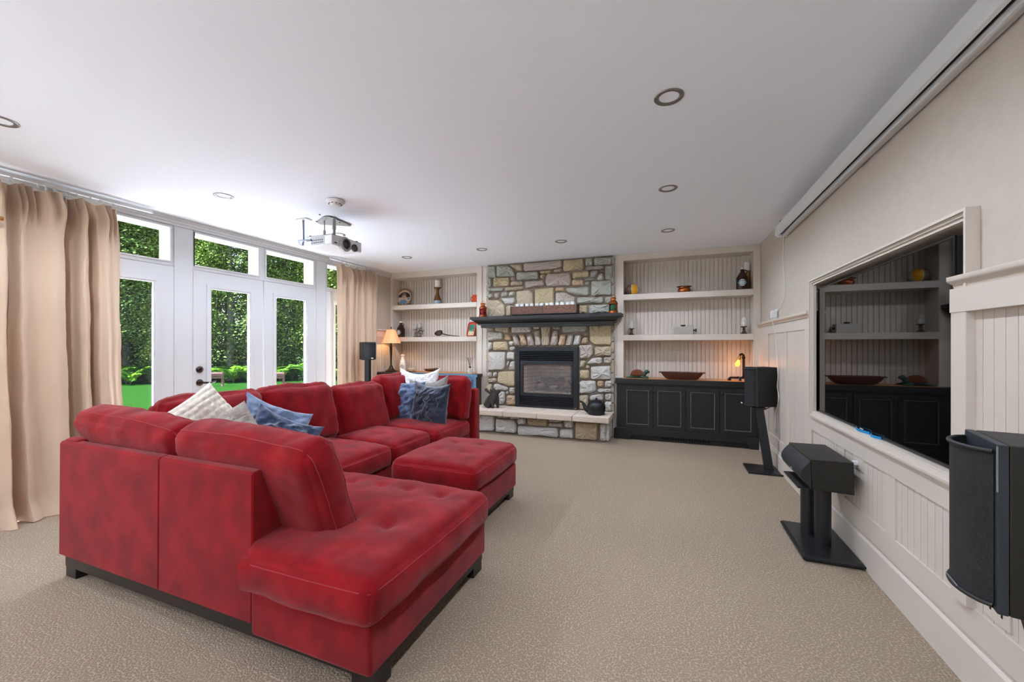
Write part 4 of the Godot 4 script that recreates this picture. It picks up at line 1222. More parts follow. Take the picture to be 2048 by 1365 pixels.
# ---------------------------------------------------------------- cabinets under the bookcases
func door_panel(t: Node3D, x0: float, x1: float, y0: float, y1: float, z: float, paint: Material, worn: Material, knob_x: float) -> void:
	var d := MB.new()
	var w := 0.052
	for q in [[x0, x0 + w, y0, y1], [x1 - w, x1, y0, y1], [x0 + w, x1 - w, y0, y0 + w], [x0 + w, x1 - w, y1 - w, y1]]: d.rbox(Vector3((q[0] + q[1]) / 2, (q[2] + q[3]) / 2, z + 0.009), Vector3(q[1] - q[0], q[3] - q[2], 0.02), 0.002, ID, 1)
	d.box(Vector3(x0 + w, y0 + w, z), Vector3(x1 - w, y1 - w, z + 0.006))
	var o := put("door", d, paint, t, 40.0, true)
	var m := MB.new()
	for e in [[0.0, 0.007, 0.018]]:
		var a: float = w + e[0]
		var b: float = w + e[1]
		for q in [[x0 + a, x0 + b, y0 + a, y1 - a], [x1 - b, x1 - a, y0 + a, y1 - a], [x0 + b, x1 - b, y0 + a, y0 + b], [x0 + b, x1 - b, y1 - b, y1 - a]]: m.box(Vector3(q[0], q[2], z + 0.004), Vector3(q[1], q[3], z + e[2]))
	put("worn_moulding", m, worn, o, 40.0, true)
	if not is_nan(knob_x):
		var k := MB.new()
		k.lathe([Vector2(0, 0), Vector2(0.007, 0.0), Vector2(0.007, 0.012), Vector2(0.015, 0.017), Vector2(0.016, 0.022), Vector2(0.011, 0.027), Vector2(0, 0.028)], 18, Transform3D(Basis(Vector3.RIGHT, PI / 2), Vector3(knob_x, 0.645, z + 0.018)))
		put("knob", k, M.black, o, 40.0, true)

func cabinets() -> void:
	var t := thing("black_cabinet", "long black painted four-door cabinet with worn panel edges under the right bookcase", "cabinet", Vector3(0.16, 0, -5.5))
	var worn := mottled("2a2726", "b9a792", 0.03, 5.0, 0.6, 0.0, 81)
	(worn.albedo_texture as NoiseTexture2D).color_ramp.offsets = PackedFloat32Array([0.0, 0.62, 1.0])
	var b := MB.new()
	b.box(Vector3(-0.655, 0.1, -5.545), Vector3(0.975, 0.73, -5.455)); b.box(Vector3(-0.572, 0.1, -5.79), Vector3(0.928, 0.73, -5.545))
	put("carcass", b, M.black_paint, t, 40.0, true)
	for q in [[-0.578, -0.2, -0.228], [-0.197, 0.181, -0.177], [0.187, 0.56, 0.541], [0.564, 0.945, 0.588]]: door_panel(t, q[0], q[1], 0.152, 0.7, -5.455, M.black_paint, worn, q[2])
	b = MB.new()
	b.rbox(Vector3(0.16, 0.762, -5.482), Vector3(1.66, 0.067, 0.124), 0.004, ID, 1)
	b.box(Vector3(-0.572, 0.73, -5.79), Vector3(0.928, 0.785, -5.54))
	put("countertop", b, M.black_paint, t, 40.0, true)
	b = MB.new()
	b.box(Vector3(-0.574, 0.785, -5.786), Vector3(0.93, 0.7965, -5.43))
	put("top_board", b, M.honey, t, 40.0, true)
	var sk := [Vector2(-0.69, 0.002), Vector2(-0.5, 0.002), Vector2(-0.478, 0.02), Vector2(-0.462, 0.055), Vector2(-0.44, 0.066), Vector2(0.83, 0.066), Vector2(0.85, 0.055), Vector2(0.868, 0.02), Vector2(0.885, 0.002), Vector2(0.978, 0.002), Vector2(0.978, 0.148), Vector2(-0.668, 0.148), Vector2(-0.69, 0.128)]
	b = MB.new()
	b.prism(sk, 0.022, 0.002, Transform3D(Basis.IDENTITY, Vector3(0, 0, -5.458)))
	put("skirt", b, M.black_paint, t, 40.0, true)
	b = MB.new()
	b.box(Vector3(-0.5, 0.002, -5.49), Vector3(0.88, 0.1, -5.475))
	put("toe_board", b, M.black_paint, t, 40.0, true)
	for i in 18:
		b = MB.new()
		b.box(Vector3(-0.1 + i * 0.0315, 0.022, -5.476), Vector3(-0.077 + i * 0.0315, 0.056, -5.473))
		put("vent_slot", b, M.slot, t, 40.0, true)
	# blue cabinet on the left
	t = thing("blue_cabinet", "blue painted cabinet with brown sides and wooden top under the left bookcase", "cabinet", Vector3(-3.26, 0, -5.5))
	var blue := mottled("3c6680", "4a7890", 0.02, 3.0, 0.5, 0.0, 83)
	var side := mottled("33281f", "45372b", 0.02, 3.0, 0.6, 0.0, 84)
	b = MB.new()
	b.box(Vector3(-3.86, 0.04, -5.55), Vector3(-2.68, 0.755, -5.372)); b.box(Vector3(-4.32, 0.04, -5.79), Vector3(-2.76, 0.755, -5.55))
	put("carcass", b, side, t, 40.0, true)
	b = MB.new()
	b.box(Vector3(-3.865, 0.757, -5.55), Vector3(-2.66, 0.796, -5.372)); b.box(Vector3(-4.32, 0.757, -5.79), Vector3(-2.76, 0.796, -5.55))
	put("top_frame", b, side, t, 40.0, true)
	b = MB.new()
	b.box(Vector3(-3.87, 0.04, -5.372), Vector3(-2.68, 0.757, -5.366)); b.box(Vector3(-3.87, 0.757, -5.372), Vector3(-2.66, 0.8, -5.360))
	put("face_frame", b, blue, t, 40.0, true)
	for q in [[-3.82, -3.29], [-3.27, -2.74]]: door_panel(t, q[0], q[1], 0.1, 0.72, -5.366, blue, blue, NAN)
	b = MB.new()
	b.box(Vector3(-3.86, 0.796, -5.786), Vector3(-2.762, 0.8, -5.364)); b.box(Vector3(-4.32, 0.796, -5.786), Vector3(-3.86, 0.8, -5.56))
	put("top_board", b, M.honey, t, 40.0, true)
	# dark side table that carries the lamp
	t = thing("side_table", "dark brown square side table under the lamp, behind the far sofa end", "side table", Vector3(-4.08, 0, -5.3))
	b = MB.new()
	b.rbox(Vector3(-4.08, 0.792, -5.3), Vector3(0.46, 0.036, 0.46), 0.004, ID, 1)
	put("top", b, M.espresso, t, 40.0, true)
	b = MB.new()
	b.box(Vector3(-4.29, 0.66, -5.51), Vector3(-3.87, 0.774, -5.09))
	put("apron", b, M.espresso, t, 40.0, true)
	for q in [[-4.27, -5.49], [-3.89, -5.49], [-4.27, -5.11], [-3.89, -5.11]]:
		b = MB.new()
		b.box(Vector3(q[0] - 0.02, 0, q[1] - 0.02), Vector3(q[0] + 0.02, 0.66, q[1] + 0.02))
		put("leg", b, M.espresso, t, 40.0, true)
	table_lamp()
	counter_things()

func table_lamp() -> void:
	var t := thing("table_lamp", "lit table lamp with flared cream shade and dark turned base", "lamp", Vector3(-4.19, 0.81, -5.33))
	var b := MB.new()
	b.lathe([Vector2(0, 0), Vector2(0.086, 0), Vector2(0.088, 0.01), Vector2(0.078, 0.018), Vector2(0.05, 0.035), Vector2(0.032, 0.06), Vector2(0.028, 0.075), Vector2(0.02, 0.085)], 24)
	put("base", b, M.bronze, t)
	b = MB.new()
	b.lathe([Vector2(0.024, 0.08), Vector2(0.024, 0.092), Vector2(0.013, 0.1), Vector2(0.013, 0.15), Vector2(0.022, 0.36), Vector2(0.022, 0.385), Vector2(0.018, 0.395), Vector2(0.04, 0.402), Vector2(0.04, 0.407), Vector2(0.016, 0.412), Vector2(0.014, 0.46), Vector2(0.0, 0.462)], 20)
	put("column", b, M.bronze, t)
	var sh := mat("f2d9ae", 0.8)
	sh.backlight_enabled = true
	sh.backlight = Color(0.9, 0.75, 0.5)
	b = MB.new()
	b.lathe([Vector2(0.155, 0.456), Vector2(0.138, 0.50), Vector2(0.112, 0.56), Vector2(0.088, 0.62), Vector2(0.070, 0.674), Vector2(0.069, 0.674), Vector2(0.087, 0.62), Vector2(0.111, 0.56), Vector2(0.137, 0.50), Vector2(0.154, 0.456)], 8, Transform3D(Basis(Vector3.UP, 0.5), Vector3.ZERO))
	put("shade", b, sh, t, 20.0)
	b = MB.new()
	b.lathe([Vector2(0.004, 0.46), Vector2(0.004, 0.69), Vector2(0.009, 0.695), Vector2(0.009, 0.712), Vector2(0.004, 0.72), Vector2(0, 0.721)], 12)
	for k in 3: b.tube([Vector3.UP * 0.672, Vector3(0.068 * cos(k * 2.1), 0.672, 0.068 * sin(k * 2.1))], 0.002, 5)
	put("finial", b, M.bronze, t)
	var bulb := MB.new()
	bulb.lathe([Vector2(0.012, 0.49), Vector2(0.024, 0.52), Vector2(0.03, 0.548), Vector2(0.022, 0.572), Vector2(0, 0.582)], 18)
	put("bulb", bulb, glow("ffd39a", 5.0), t)
	var l := OmniLight3D.new()
	l.name = "bulb_light"
	t.add_child(l)
	l.position = Vector3(0, 0.535, 0)
	l.light_energy = 0.10
	l.light_color = Color("ffc98a")
	l.omni_range = 8.0
	l.omni_attenuation = 2.0
	l.light_size = 0.025
	l.shadow_enabled = true

# capsules [ax ay az bx by bz ra rb] melted together
func melt(caps: Array, k: float) -> Callable:
	var c := []
	for q in caps: c.append([Vector3(q[0], q[1], q[2]), Vector3(q[3], q[4], q[5]), q[6], q[7]])
	return func(p: Vector3) -> float:
		var s := 0.0
		for q in c:
			var ab: Vector3 = q[1] - q[0]
			var t := clampf((p - q[0]).dot(ab) / maxf(ab.length_squared(), 1e-9), 0, 1)
			var d: float = p.distance_to(q[0] + ab * t) - lerpf(q[2], q[3], t)
			if d < 0.08: s += exp(-d / k)
		return -k * log(maxf(s, 1e-12))

func counter_things() -> void:
	var y := 0.797
	# turtle
	var t := thing("turtle_figurine", "turtle figurine with brown shell and dark green body on the black cabinet", "figurine", Vector3(-0.39, y, -5.56))
	var b := MB.new()
	b.nets(melt([[-0.06, 0.028, 0, 0.05, 0.028, 0, 0.045, 0.045], [0.07, 0.045, 0, 0.105, 0.085, 0.01, 0.026, 0.022], [0.105, 0.085, 0.01, 0.13, 0.083, 0.012, 0.024, 0.017], [0.05, 0.02, 0.05, 0.13, 0.007, 0.08, 0.02, 0.009], [0.05, 0.02, -0.05, 0.12, 0.007, -0.08, 0.02, 0.009], [-0.08, 0.016, 0.04, -0.15, 0.007, 0.05, 0.018, 0.007], [-0.08, 0.016, -0.04, -0.13, 0.007, -0.07, 0.018, 0.007]], 0.006), Vector3(-0.18, -0.006, -0.11), Vector3(0.17, 0.13, 0.11), 0.008)
	put("body", b, mottled("17322c", "2c5546", 0.03, 12.0, 0.3, 0.0, 91), t, 70.0)
	b = MB.new()
	b.lathe([Vector2(0.0, 0.02), Vector2(0.085, 0.035), Vector2(0.092, 0.045), Vector2(0.08, 0.075), Vector2(0.055, 0.1), Vector2(0.025, 0.112), Vector2(0, 0.115)], 20, Transform3D(Basis.from_scale(Vector3(1.0, 1.0, 0.85)), Vector3(-0.01, 0, 0)))
	put("shell", b, mottled("5a2a14", "9a5a30", 0.04, 12.0, 0.3, 0.6, 92), t, 50.0)
	# long wooden bowl
	t = thing("dough_bowl", "long reddish brown wooden bowl with small handles on the black cabinet", "bowl", Vector3(0.14, y, -5.52))
	b = MB.new()
	b.lathe([Vector2(0, 0), Vector2(0.16, 0.0), Vector2(0.19, 0.012), Vector2(0.235, 0.06), Vector2(0.25, 0.092), Vector2(0.24, 0.092), Vector2(0.222, 0.06), Vector2(0.18, 0.02), Vector2(0, 0.014)], 40, Transform3D(Basis.from_scale(Vector3(1.0, 1.0, 0.46)), Vector3.ZERO), 1.0)
	put("bowl", b, mottled("3d1c12", "5e2c1d", 0.02, 4.0, 0.4, 0.2, 93), t)
	for s in [-1, 1]:
		b = MB.new()
		b.rbox(Vector3(s * 0.256, 0.086, 0), Vector3(0.03, 0.012, 0.07), 0.005)
		put("handle", b, M.black, t)
	# pipe lamp
	t = thing("pipe_lamp", "lit lamp made of black plumbing pipe with an amber filament bulb", "lamp", Vector3(0.76, y, -5.58))
	b = MB.new()
	var iron := mat("241c18", 0.45, 0.6)
	b.tube([Vector3(0.075, 0.04, 0), Vector3(0.075, 0.285, 0), Vector3(0.072, 0.312, 0.006), Vector3(0.055, 0.325, 0.02), Vector3(0.036, 0.32, 0.034), Vector3(0.03, 0.30, 0.038)], 0.0135, 12)
	put("riser", b, iron, t, 50.0)
	b = MB.new()
	b.tube([Vector3(0.09, 0.035, 0), Vector3(-0.05, 0.035, 0.0), Vector3(-0.066, 0.034, 0.0), Vector3(-0.075, 0.028, 0.0), Vector3(-0.078, 0.0, 0.0)], 0.0135, 12)
	b.tube([Vector3(0.03, 0.035, -0.1), Vector3(0.03, 0.035, 0.06), Vector3(0.03, 0.0, 0.066)], 0.0135, 12)
	put("pipe_base", b, iron, t, 50.0)
	for q in [[0.075, 0.045, 0.0], [0.075, 0.28, 0.0], [-0.078, 0.012, 0.0]]:
		b = MB.new()
		b.lathe([Vector2(0, -0.012), Vector2(0.019, -0.012), Vector2(0.019, 0.012), Vector2(0, 0.012)], 14, Transform3D(Basis.IDENTITY, Vector3(q[0], q[1], q[2])))
		put("coupling", b, iron, t)
	b = MB.new()
	var tl := Transform3D(Basis(Vector3.BACK, -0.25), Vector3(0.03, 0.30, 0.038))
	b.lathe([Vector2(0.0, -0.045), Vector2(0.017, -0.045), Vector2(0.018, 0.0), Vector2(0.012, 0.006), Vector2(0, 0.006)], 16, tl)
	put("socket", b, M.brass, t)
	b = MB.new()
	b.lathe([Vector2(0, -0.135), Vector2(0.016, -0.128), Vector2(0.027, -0.105), Vector2(0.026, -0.085), Vector2(0.014, -0.055), Vector2(0.012, -0.042)], 20, tl)
	put("bulb", b, glow("ff9a3c", 2.2), t)
	var l := OmniLight3D.new()
	l.name = "bulb_light"
	t.add_child(l)
	l.position = tl * Vector3(0, -0.1, 0)
	l.light_energy = 0.03
	l.light_color = Color("ffa54f")
	l.omni_range = 6.0
	l.omni_attenuation = 2.0
	l.light_size = 0.02
	l.shadow_enabled = true
	# things on the blue cabinet
	y = 0.8
	t = thing("milk_bottle", "cream ceramic milk bottle with a dark printed oval on the blue cabinet", "bottle", Vector3(-4.178, y, -5.62))
	b = MB.new()
	b.lathe([Vector2(0, 0), Vector2(0.048, 0), Vector2(0.052, 0.006), Vector2(0.052, 0.12), Vector2(0.045, 0.16), Vector2(0.03, 0.2), Vector2(0.026, 0.225), Vector2(0.027, 0.25), Vector2(0.034, 0.256), Vector2(0.034, 0.272), Vector2(0.028, 0.276), Vector2(0.022, 0.27), Vector2(0.0, 0.25)], 24)
	put("body", b, M.ceramic, t)
	b = MB.new()
	for k in 20:
		var a := TAU * k / 20
		var a2 := TAU * (k + 1) / 20
		for e in [[1.0, 0.86], [0.55, 0.42]]:
			var o := Transform3D(Basis(Vector3.UP, 0.35), Vector3.ZERO)
			var pt := func(aa: float, r: float) -> Vector3:
				var ph := 0.55 * cos(aa) * r
				return o * Vector3(0.0528 * sin(ph), 0.075 + 0.032 * sin(aa) * r, 0.0528 * cos(ph))
			b.quad(pt.call(a, e[1]), pt.call(a, e[0]), pt.call(a2, e[0]), pt.call(a2, e[1]))
	put("printed_oval", b, M.black, t)
	t = thing("white_dish", "small white dish beside the milk bottle on the blue cabinet", "dish", Vector3(-4.04, y, -5.66))
	b = MB.new()
	b.lathe([Vector2(0, 0), Vector2(0.03, 0), Vector2(0.06, 0.03), Vector2(0.065, 0.045), Vector2(0.06, 0.045), Vector2(0.03, 0.008), Vector2(0, 0.008)], 24)
	put("dish", b, M.ceramic, t)
	t = thing("carved_bird", "small dark red and black carved duck lying on the blue cabinet", "figurine", Vector3(-3.57, y, -5.60))
	b = MB.new()
	b.nets(melt([[-0.13, 0.03, 0, 0.03, 0.03, 0, 0.018, 0.03], [0.03, 0.035, 0, 0.07, 0.045, 0, 0.022, 0.02], [0.07, 0.045, 0, 0.105, 0.05, 0, 0.018, 0.008], [-0.13, 0.03, 0, -0.18, 0.045, 0, 0.014, 0.006]], 0.006), Vector3(-0.2, -0.004, -0.045), Vector3(0.13, 0.08, 0.045), 0.009)
	put("body", b, mottled("140d0b", "6e1d12", 0.03, 9.0, 0.35, 0.0, 95), t, 70.0)
	t = thing("reed_diffuser", "glass reed diffuser with thin dark sticks on the blue cabinet", "diffuser", Vector3(-2.835, y, -5.47))
	b = MB.new()
	b.lathe([Vector2(0, 0), Vector2(0.034, 0), Vector2(0.036, 0.004), Vector2(0.036, 0.06), Vector2(0.028, 0.074), Vector2(0.013, 0.084), Vector2(0.013, 0.1), Vector2(0.011, 0.1), Vector2(0.011, 0.083), Vector2(0.032, 0.06), Vector2(0.032, 0.006), Vector2(0, 0.006)], 20)
	put("bottle", b, glass("f4f6f2", 0.22), t)
	b = MB.new()
	b.lathe([Vector2(0.0135, 0.086), Vector2(0.017, 0.09), Vector2(0.017, 0.104), Vector2(0.0135, 0.106)], 16)
	put("collar", b, M.black, t)
	for k in 7:
		b = MB.new()
		var a := k * 0.9
		b.tube([Vector3(-0.02 * cos(a), 0.012, -0.02 * sin(a)), Vector3(0.045 * cos(a), 0.25 - 0.006 * (k % 3), 0.045 * sin(a))], 0.0022, 5)
		put("reed", b, M.bronze, t)

# ---------------------------------------------------------------- on the mantel and the hearth
func lantern(label: String, at: Vector3, lens: Material, turn: float) -> void:
	var t := thing("ship_lantern", label, "lantern", at, turn)
	var b := MB.new()
	b.lathe([Vector2(0, 0), Vector2(0.058, 0), Vector2(0.06, 0.006), Vector2(0.06, 0.034), Vector2(0.05, 0.04)], 24)
	put("base", b, M.copper, t)
	b = MB.new()   # body open to the front
	for k in 18:
		var a := 0.95 + (TAU - 1.9) * k / 18.0
		var a2 := 0.95 + (TAU - 1.9) * (k + 1) / 18.0
		b.quad(Vector3(0.055 * sin(a), 0.04, 0.055 * cos(a)), Vector3(0.055 * sin(a2), 0.04, 0.055 * cos(a2)), Vector3(0.055 * sin(a2), 0.128, 0.055 * cos(a2)), Vector3(0.055 * sin(a), 0.128, 0.055 * cos(a)))
	put("case", b, M.copper, t)
	b = MB.new()
	b.lathe([Vector2(0.06, 0.125), Vector2(0.062, 0.132), Vector2(0.055, 0.145), Vector2(0.038, 0.165), Vector2(0.03, 0.172), Vector2(0.028, 0.192), Vector2(0.034, 0.196), Vector2(0.034, 0.205), Vector2(0.02, 0.213), Vector2(0, 0.214)], 24)
	put("chimney_top", b, M.copper, t)
	b = MB.new()
	b.lathe([Vector2(0, 0.045), Vector2(0.036, 0.045), Vector2(0.044, 0.06), Vector2(0.047, 0.083), Vector2(0.044, 0.106), Vector2(0.036, 0.12), Vector2(0, 0.12)], 22)
	put("lens", b, lens, t)
	for y in [0.058, 0.084, 0.11]:
		b = MB.new()
		var pts := []
		for k in 9: pts.append(Vector3(0.056 * sin(-0.95 + k * 0.2375), y, 0.056 * cos(-0.95 + k * 0.2375)))
		b.tube(pts, 0.0022, 5)
		put("guard_wire", b, M.copper, t)
	b = MB.new()
	var hp := []
	for k in 11: hp.append(Vector3(0.038 * cos(PI * k / 10.0), 0.185 + 0.055 * sin(PI * k / 10.0), -0.006))
	b.tube(hp, 0.003, 6)
	put("handle", b, M.copper, t, 50.0)

func hearth_things() -> void:
	lantern("copper ship lantern with red lens at the left end of the mantel", Vector3(-2.575, 1.645, -5.385), mat("7a1320", 0.08), 0.35)
	lantern("copper ship lantern with green lens at the right end of the mantel", Vector3(-0.688, 1.645, -5.38), mat("0c5a3c", 0.08), -0.25)
	# crate with jars
	var cx := -1.635
	var t := thing("wooden_crate", "long brown plank crate of little glass jars on the mantel", "crate", Vector3(cx, 1.645, -5.4))
	var wood := [mottled("3a2219", "6a4330", 0.015, 3.0, 0.6, 0.2, 101), mottled("44291d", "75503a", 0.015, 3.0, 0.6, 0.2, 102)]
	var b := MB.new()
	for i in 2:
		b = MB.new()
		b.rbox(Vector3((i - 0.5) * 0.464, 0.078, 0.07), Vector3(0.456, 0.112, 0.014), 0.002, ID, 1)
		put("plank", b, wood[i], t)
	b = MB.new()
	b.rbox(Vector3(0, 0.078, -0.07), Vector3(0.925, 0.112, 0.014), 0.002, ID, 1)
	put("plank", b, wood[0], t)
	for s in [-1, 1]:
		b = MB.new()
		b.rbox(Vector3(s * 0.466, 0.078, 0), Vector3(0.014, 0.112, 0.152), 0.002, ID, 1)
		put("end_plank", b, wood[1], t)
		b = MB.new()
		for q in [[0.082, -0.02, 0.14], [-0.082, -0.02, 0.14]]: b.box(Vector3(s * 0.474 - 0.002, 0.018, q[0] - 0.006), Vector3(s * 0.474 + 0.004, 0.138, q[0] + 0.006))
		b.box(Vector3(s * 0.474 - 0.002, 0.126, -0.088), Vector3(s * 0.474 + 0.004, 0.138, 0.088))
		put("iron_strap", b, M.black, t)
	b = MB.new()
	b.box(Vector3(-0.46, 0.018, -0.065), Vector3(0.46, 0.026, 0.065))
	put("bottom_board", b, wood[1], t)
	b = MB.new()
	b.box(Vector3(-0.478, 0.018, 0.077), Vector3(0.478, 0.026, 0.083)); b.box(Vector3(-0.004, 0.018, 0.076), Vector3(0.004, 0.138, 0.082))
	for x in [-0.45, 0.45]:
		for z in [-0.06, 0.06]: b.lathe([Vector2(0, 0), Vector2(0.01, 0.0), Vector2(0.01, 0.018), Vector2(0, 0.018)], 10, Transform3D(Basis.IDENTITY, Vector3(x, 0, z)))
	put("iron_frame", b, M.black, t)
	var jar := MB.new()
	jar.lathe([Vector2(0, 0), Vector2(0.027, 0), Vector2(0.028, 0.004), Vector2(0.028, 0.150), Vector2(0.0255, 0.150), Vector2(0.0255, 0.01), Vector2(0, 0.01)], 16)
	var jm := jar.mesh()
	var wax := MB.new()
	wax.lathe([Vector2(0, 0.012), Vector2(0.0245, 0.012), Vector2(0.0245, 0.1), Vector2(0, 0.1)], 14)
	var wm := wax.mesh()
	var j0: Node3D
	var jl := glass("eef2f0", 0.35)
	for i in 12:
		var at := Vector3(cx - 0.405 + i * 0.0736, 1.672, -5.4 + 0.02 * ((i % 2) - 0.5))
		var lb := "small glass jar standing in the mantel crate, %s" % ["at its left end", "second from its left end", "third from its left end", "fourth from its left end", "fifth from its left end", "just left of its middle strap", "just right of its middle strap", "fifth from its right end", "fourth from its right end", "third from its right end", "second from its right end", "at its right end"][i]
		if i == 0:
			j0 = thing("glass_jar", lb, "jar", at, 0.0, "little jars in the mantel crate")
			put_mesh("jar", jm, jl, j0)
			put_mesh("wax", wm, M.candle, j0)
		else: twin(j0, at, lb)
	# pig
	t = thing("pig_figurine", "dark grey cast pig figurine sitting on the left of the hearth", "figurine", Vector3(-2.36, 0.335, -5.28))
	b = MB.new()
	b.nets(melt([[-0.065, 0.075, -0.02, -0.02, 0.12, 0.0, 0.072, 0.07], [-0.02, 0.12, 0.0, 0.03, 0.16, 0.02, 0.066, 0.055], [0.02, 0.185, 0.02, 0.05, 0.215, 0.03, 0.052, 0.045], [0.06, 0.215, 0.035, 0.10, 0.238, 0.05, 0.03, 0.023], [0.10, 0.238, 0.05, 0.112, 0.245, 0.055, 0.024, 0.022],
		[0.0, 0.12, 0.05, 0.02, 0.015, 0.06, 0.034, 0.02], [0.055, 0.13, 0.0, 0.075, 0.015, 0.01, 0.034, 0.02], [-0.085, 0.05, 0.045, -0.05, 0.018, 0.075, 0.045, 0.022], [-0.085, 0.05, -0.06, -0.05, 0.018, -0.06, 0.045, 0.022],
		[-0.005, 0.225, 0.04, -0.02, 0.27, 0.06, 0.026, 0.008], [0.015, 0.235, -0.01, 0.0, 0.275, -0.03, 0.026, 0.008], [-0.03, 0.2, 0.03, -0.10, 0.255, 0.03, 0.012, 0.024]], 0.008), Vector3(-0.17, -0.008, -0.13), Vector3(0.15, 0.30, 0.13), 0.0075)
	put("body", b, mottled("2e2825", "5a4f4a", 0.05, 10.0, 0.35, 0.8, 105), t, 70.0)
	# kettle
	t = thing("cast_iron_kettle", "black cast iron kettle with curved spout on the right of the hearth", "kettle", Vector3(-0.885, 0.335, -5.24))
	var ki := mat("17181a", 0.42, 0.2)
	b = MB.new()
	b.lathe([Vector2(0, 0), Vector2(0.104, 0), Vector2(0.108, 0.006), Vector2(0.109, 0.055), Vector2(0.114, 0.062), Vector2(0.118, 0.09), Vector2(0.112, 0.125), Vector2(0.096, 0.148), Vector2(0.078, 0.16), Vector2(0.074, 0.166), Vector2(0.0, 0.168)], 32)
	put("body", b, ki, t)
	b = MB.new()
	b.lathe([Vector2(0.076, 0.164), Vector2(0.078, 0.17), Vector2(0.07, 0.178), Vector2(0.03, 0.19), Vector2(0.012, 0.192), Vector2(0.012, 0.2), Vector2(0.018, 0.206), Vector2(0.01, 0.214), Vector2(0, 0.215)], 28)
	put("lid", b, ki, t)
	b = MB.new()
	b.tube([Vector3(-0.09, 0.045, 0.0), Vector3(-0.125, 0.06, 0.0), Vector3(-0.15, 0.09, 0.0), Vector3(-0.165, 0.125, 0.0), Vector3(-0.18, 0.148, 0.0), Vector3(-0.205, 0.155, 0.0), Vector3(-0.215, 0.154, 0)], [0.04, 0.034, 0.027, 0.021, 0.016, 0.013, 0.012], 14)
	put("spout", b, ki, t, 60.0)
	for s in [-1, 1]:
		b = MB.new()
		b.rbox(Vector3(s * 0.098, 0.168, 0), Vector3(0.012, 0.05, 0.022), 0.005)
		put("handle_lug", b, ki, t)
	b = MB.new()
	var hp := []
	for k in 15: hp.append(Vector3(0.096 * cos(PI * k / 14.0), 0.185 + 0.095 * sin(PI * k / 14.0), 0))
	b.tube(hp, 0.0035, 8)
	put("bail_handle", b, M.steel, t, 50.0)

# ---------------------------------------------------------------- on the bookcase shelves
func growler(label: String, at: Vector3, turn: float, k: float) -> void:
	var t := thing("growler_jug", label, "jug", at, turn)
	var b := MB.new()
	b.lathe([Vector2(0, 0), Vector2(0.06, 0), Vector2(0.065, 0.006), Vector2(0.066, 0.135), Vector2(0.06, 0.155), Vector2(0.04, 0.185), Vector2(0.024, 0.21), Vector2(0.02, 0.23), Vector2(0.02, 0.245), Vector2(0, 0.245)], 28, Transform3D(Basis.from_scale(Vector3.ONE * k), Vector3.ZERO))
	put("body", b, M.amber, t)
	b = MB.new()
	b.lathe([Vector2(0.0, 0.243), Vector2(0.022, 0.243), Vector2(0.022, 0.262), Vector2(0, 0.263)], 18, Transform3D(Basis.from_scale(Vector3.ONE * k), Vector3.ZERO))
	put("cap", b, M.white_dim if at.x > 0 else M.candle, t)
	b = MB.new()
	b.tube([Vector3(0.018, 0.23, 0) * k, Vector3(0.035, 0.235, 0) * k, Vector3(0.048, 0.222, 0) * k, Vector3(0.05, 0.2, 0) * k, Vector3(0.04, 0.182, 0) * k], 0.006 * k, 8)
	put("handle", b, M.amber, t, 50.0)
	for e in [[0.04, 0.0, "d8dee0"], [0.034, 0.0006, "2b5a70"], [0.0295, 0.0012, "dfe6e6"]]:
		b = MB.new()
		var f := func(r: float, a: float) -> Vector3:
			var ph := (r * cos(a) / 0.0665) - 0.2
			return Vector3((0.0664 + e[1]) * sin(ph), 0.08 + r * sin(a), (0.0664 + e[1]) * cos(ph)) * k
		for i in 24:
			var a := TAU * i / 24; var a2 := TAU * (i + 1) / 24
			b.tri(f.call(0.0, 0.0), f.call(e[0], a), f.call(e[0], a2))
		put("label", b, mat(e[2], 0.5), t)
	b = MB.new()
	for q in [[-0.3, 0.018, 0.022], [-0.3, 0.0, 0.03], [-0.3, -0.018, 0.02]]:
		for i in 5:
			var p0: float = -0.2 + (i - 2.5) * q[2] / 0.0665 * 0.75
			var p1: float = p0 + q[2] / 0.0665 * 0.55
			b.quad(Vector3(0.0682 * sin(p0), 0.08 + q[1] - 0.005, 0.0682 * cos(p0)) * k, Vector3(0.0682 * sin(p1), 0.08 + q[1] - 0.005, 0.0682 * cos(p1)) * k, Vector3(0.0682 * sin(p1), 0.08 + q[1] + 0.005, 0.0682 * cos(p1)) * k, Vector3(0.0682 * sin(p0), 0.08 + q[1] + 0.005, 0.0682 * cos(p0)) * k)
	put("label_print", b, mat("38687c", 0.5), t)

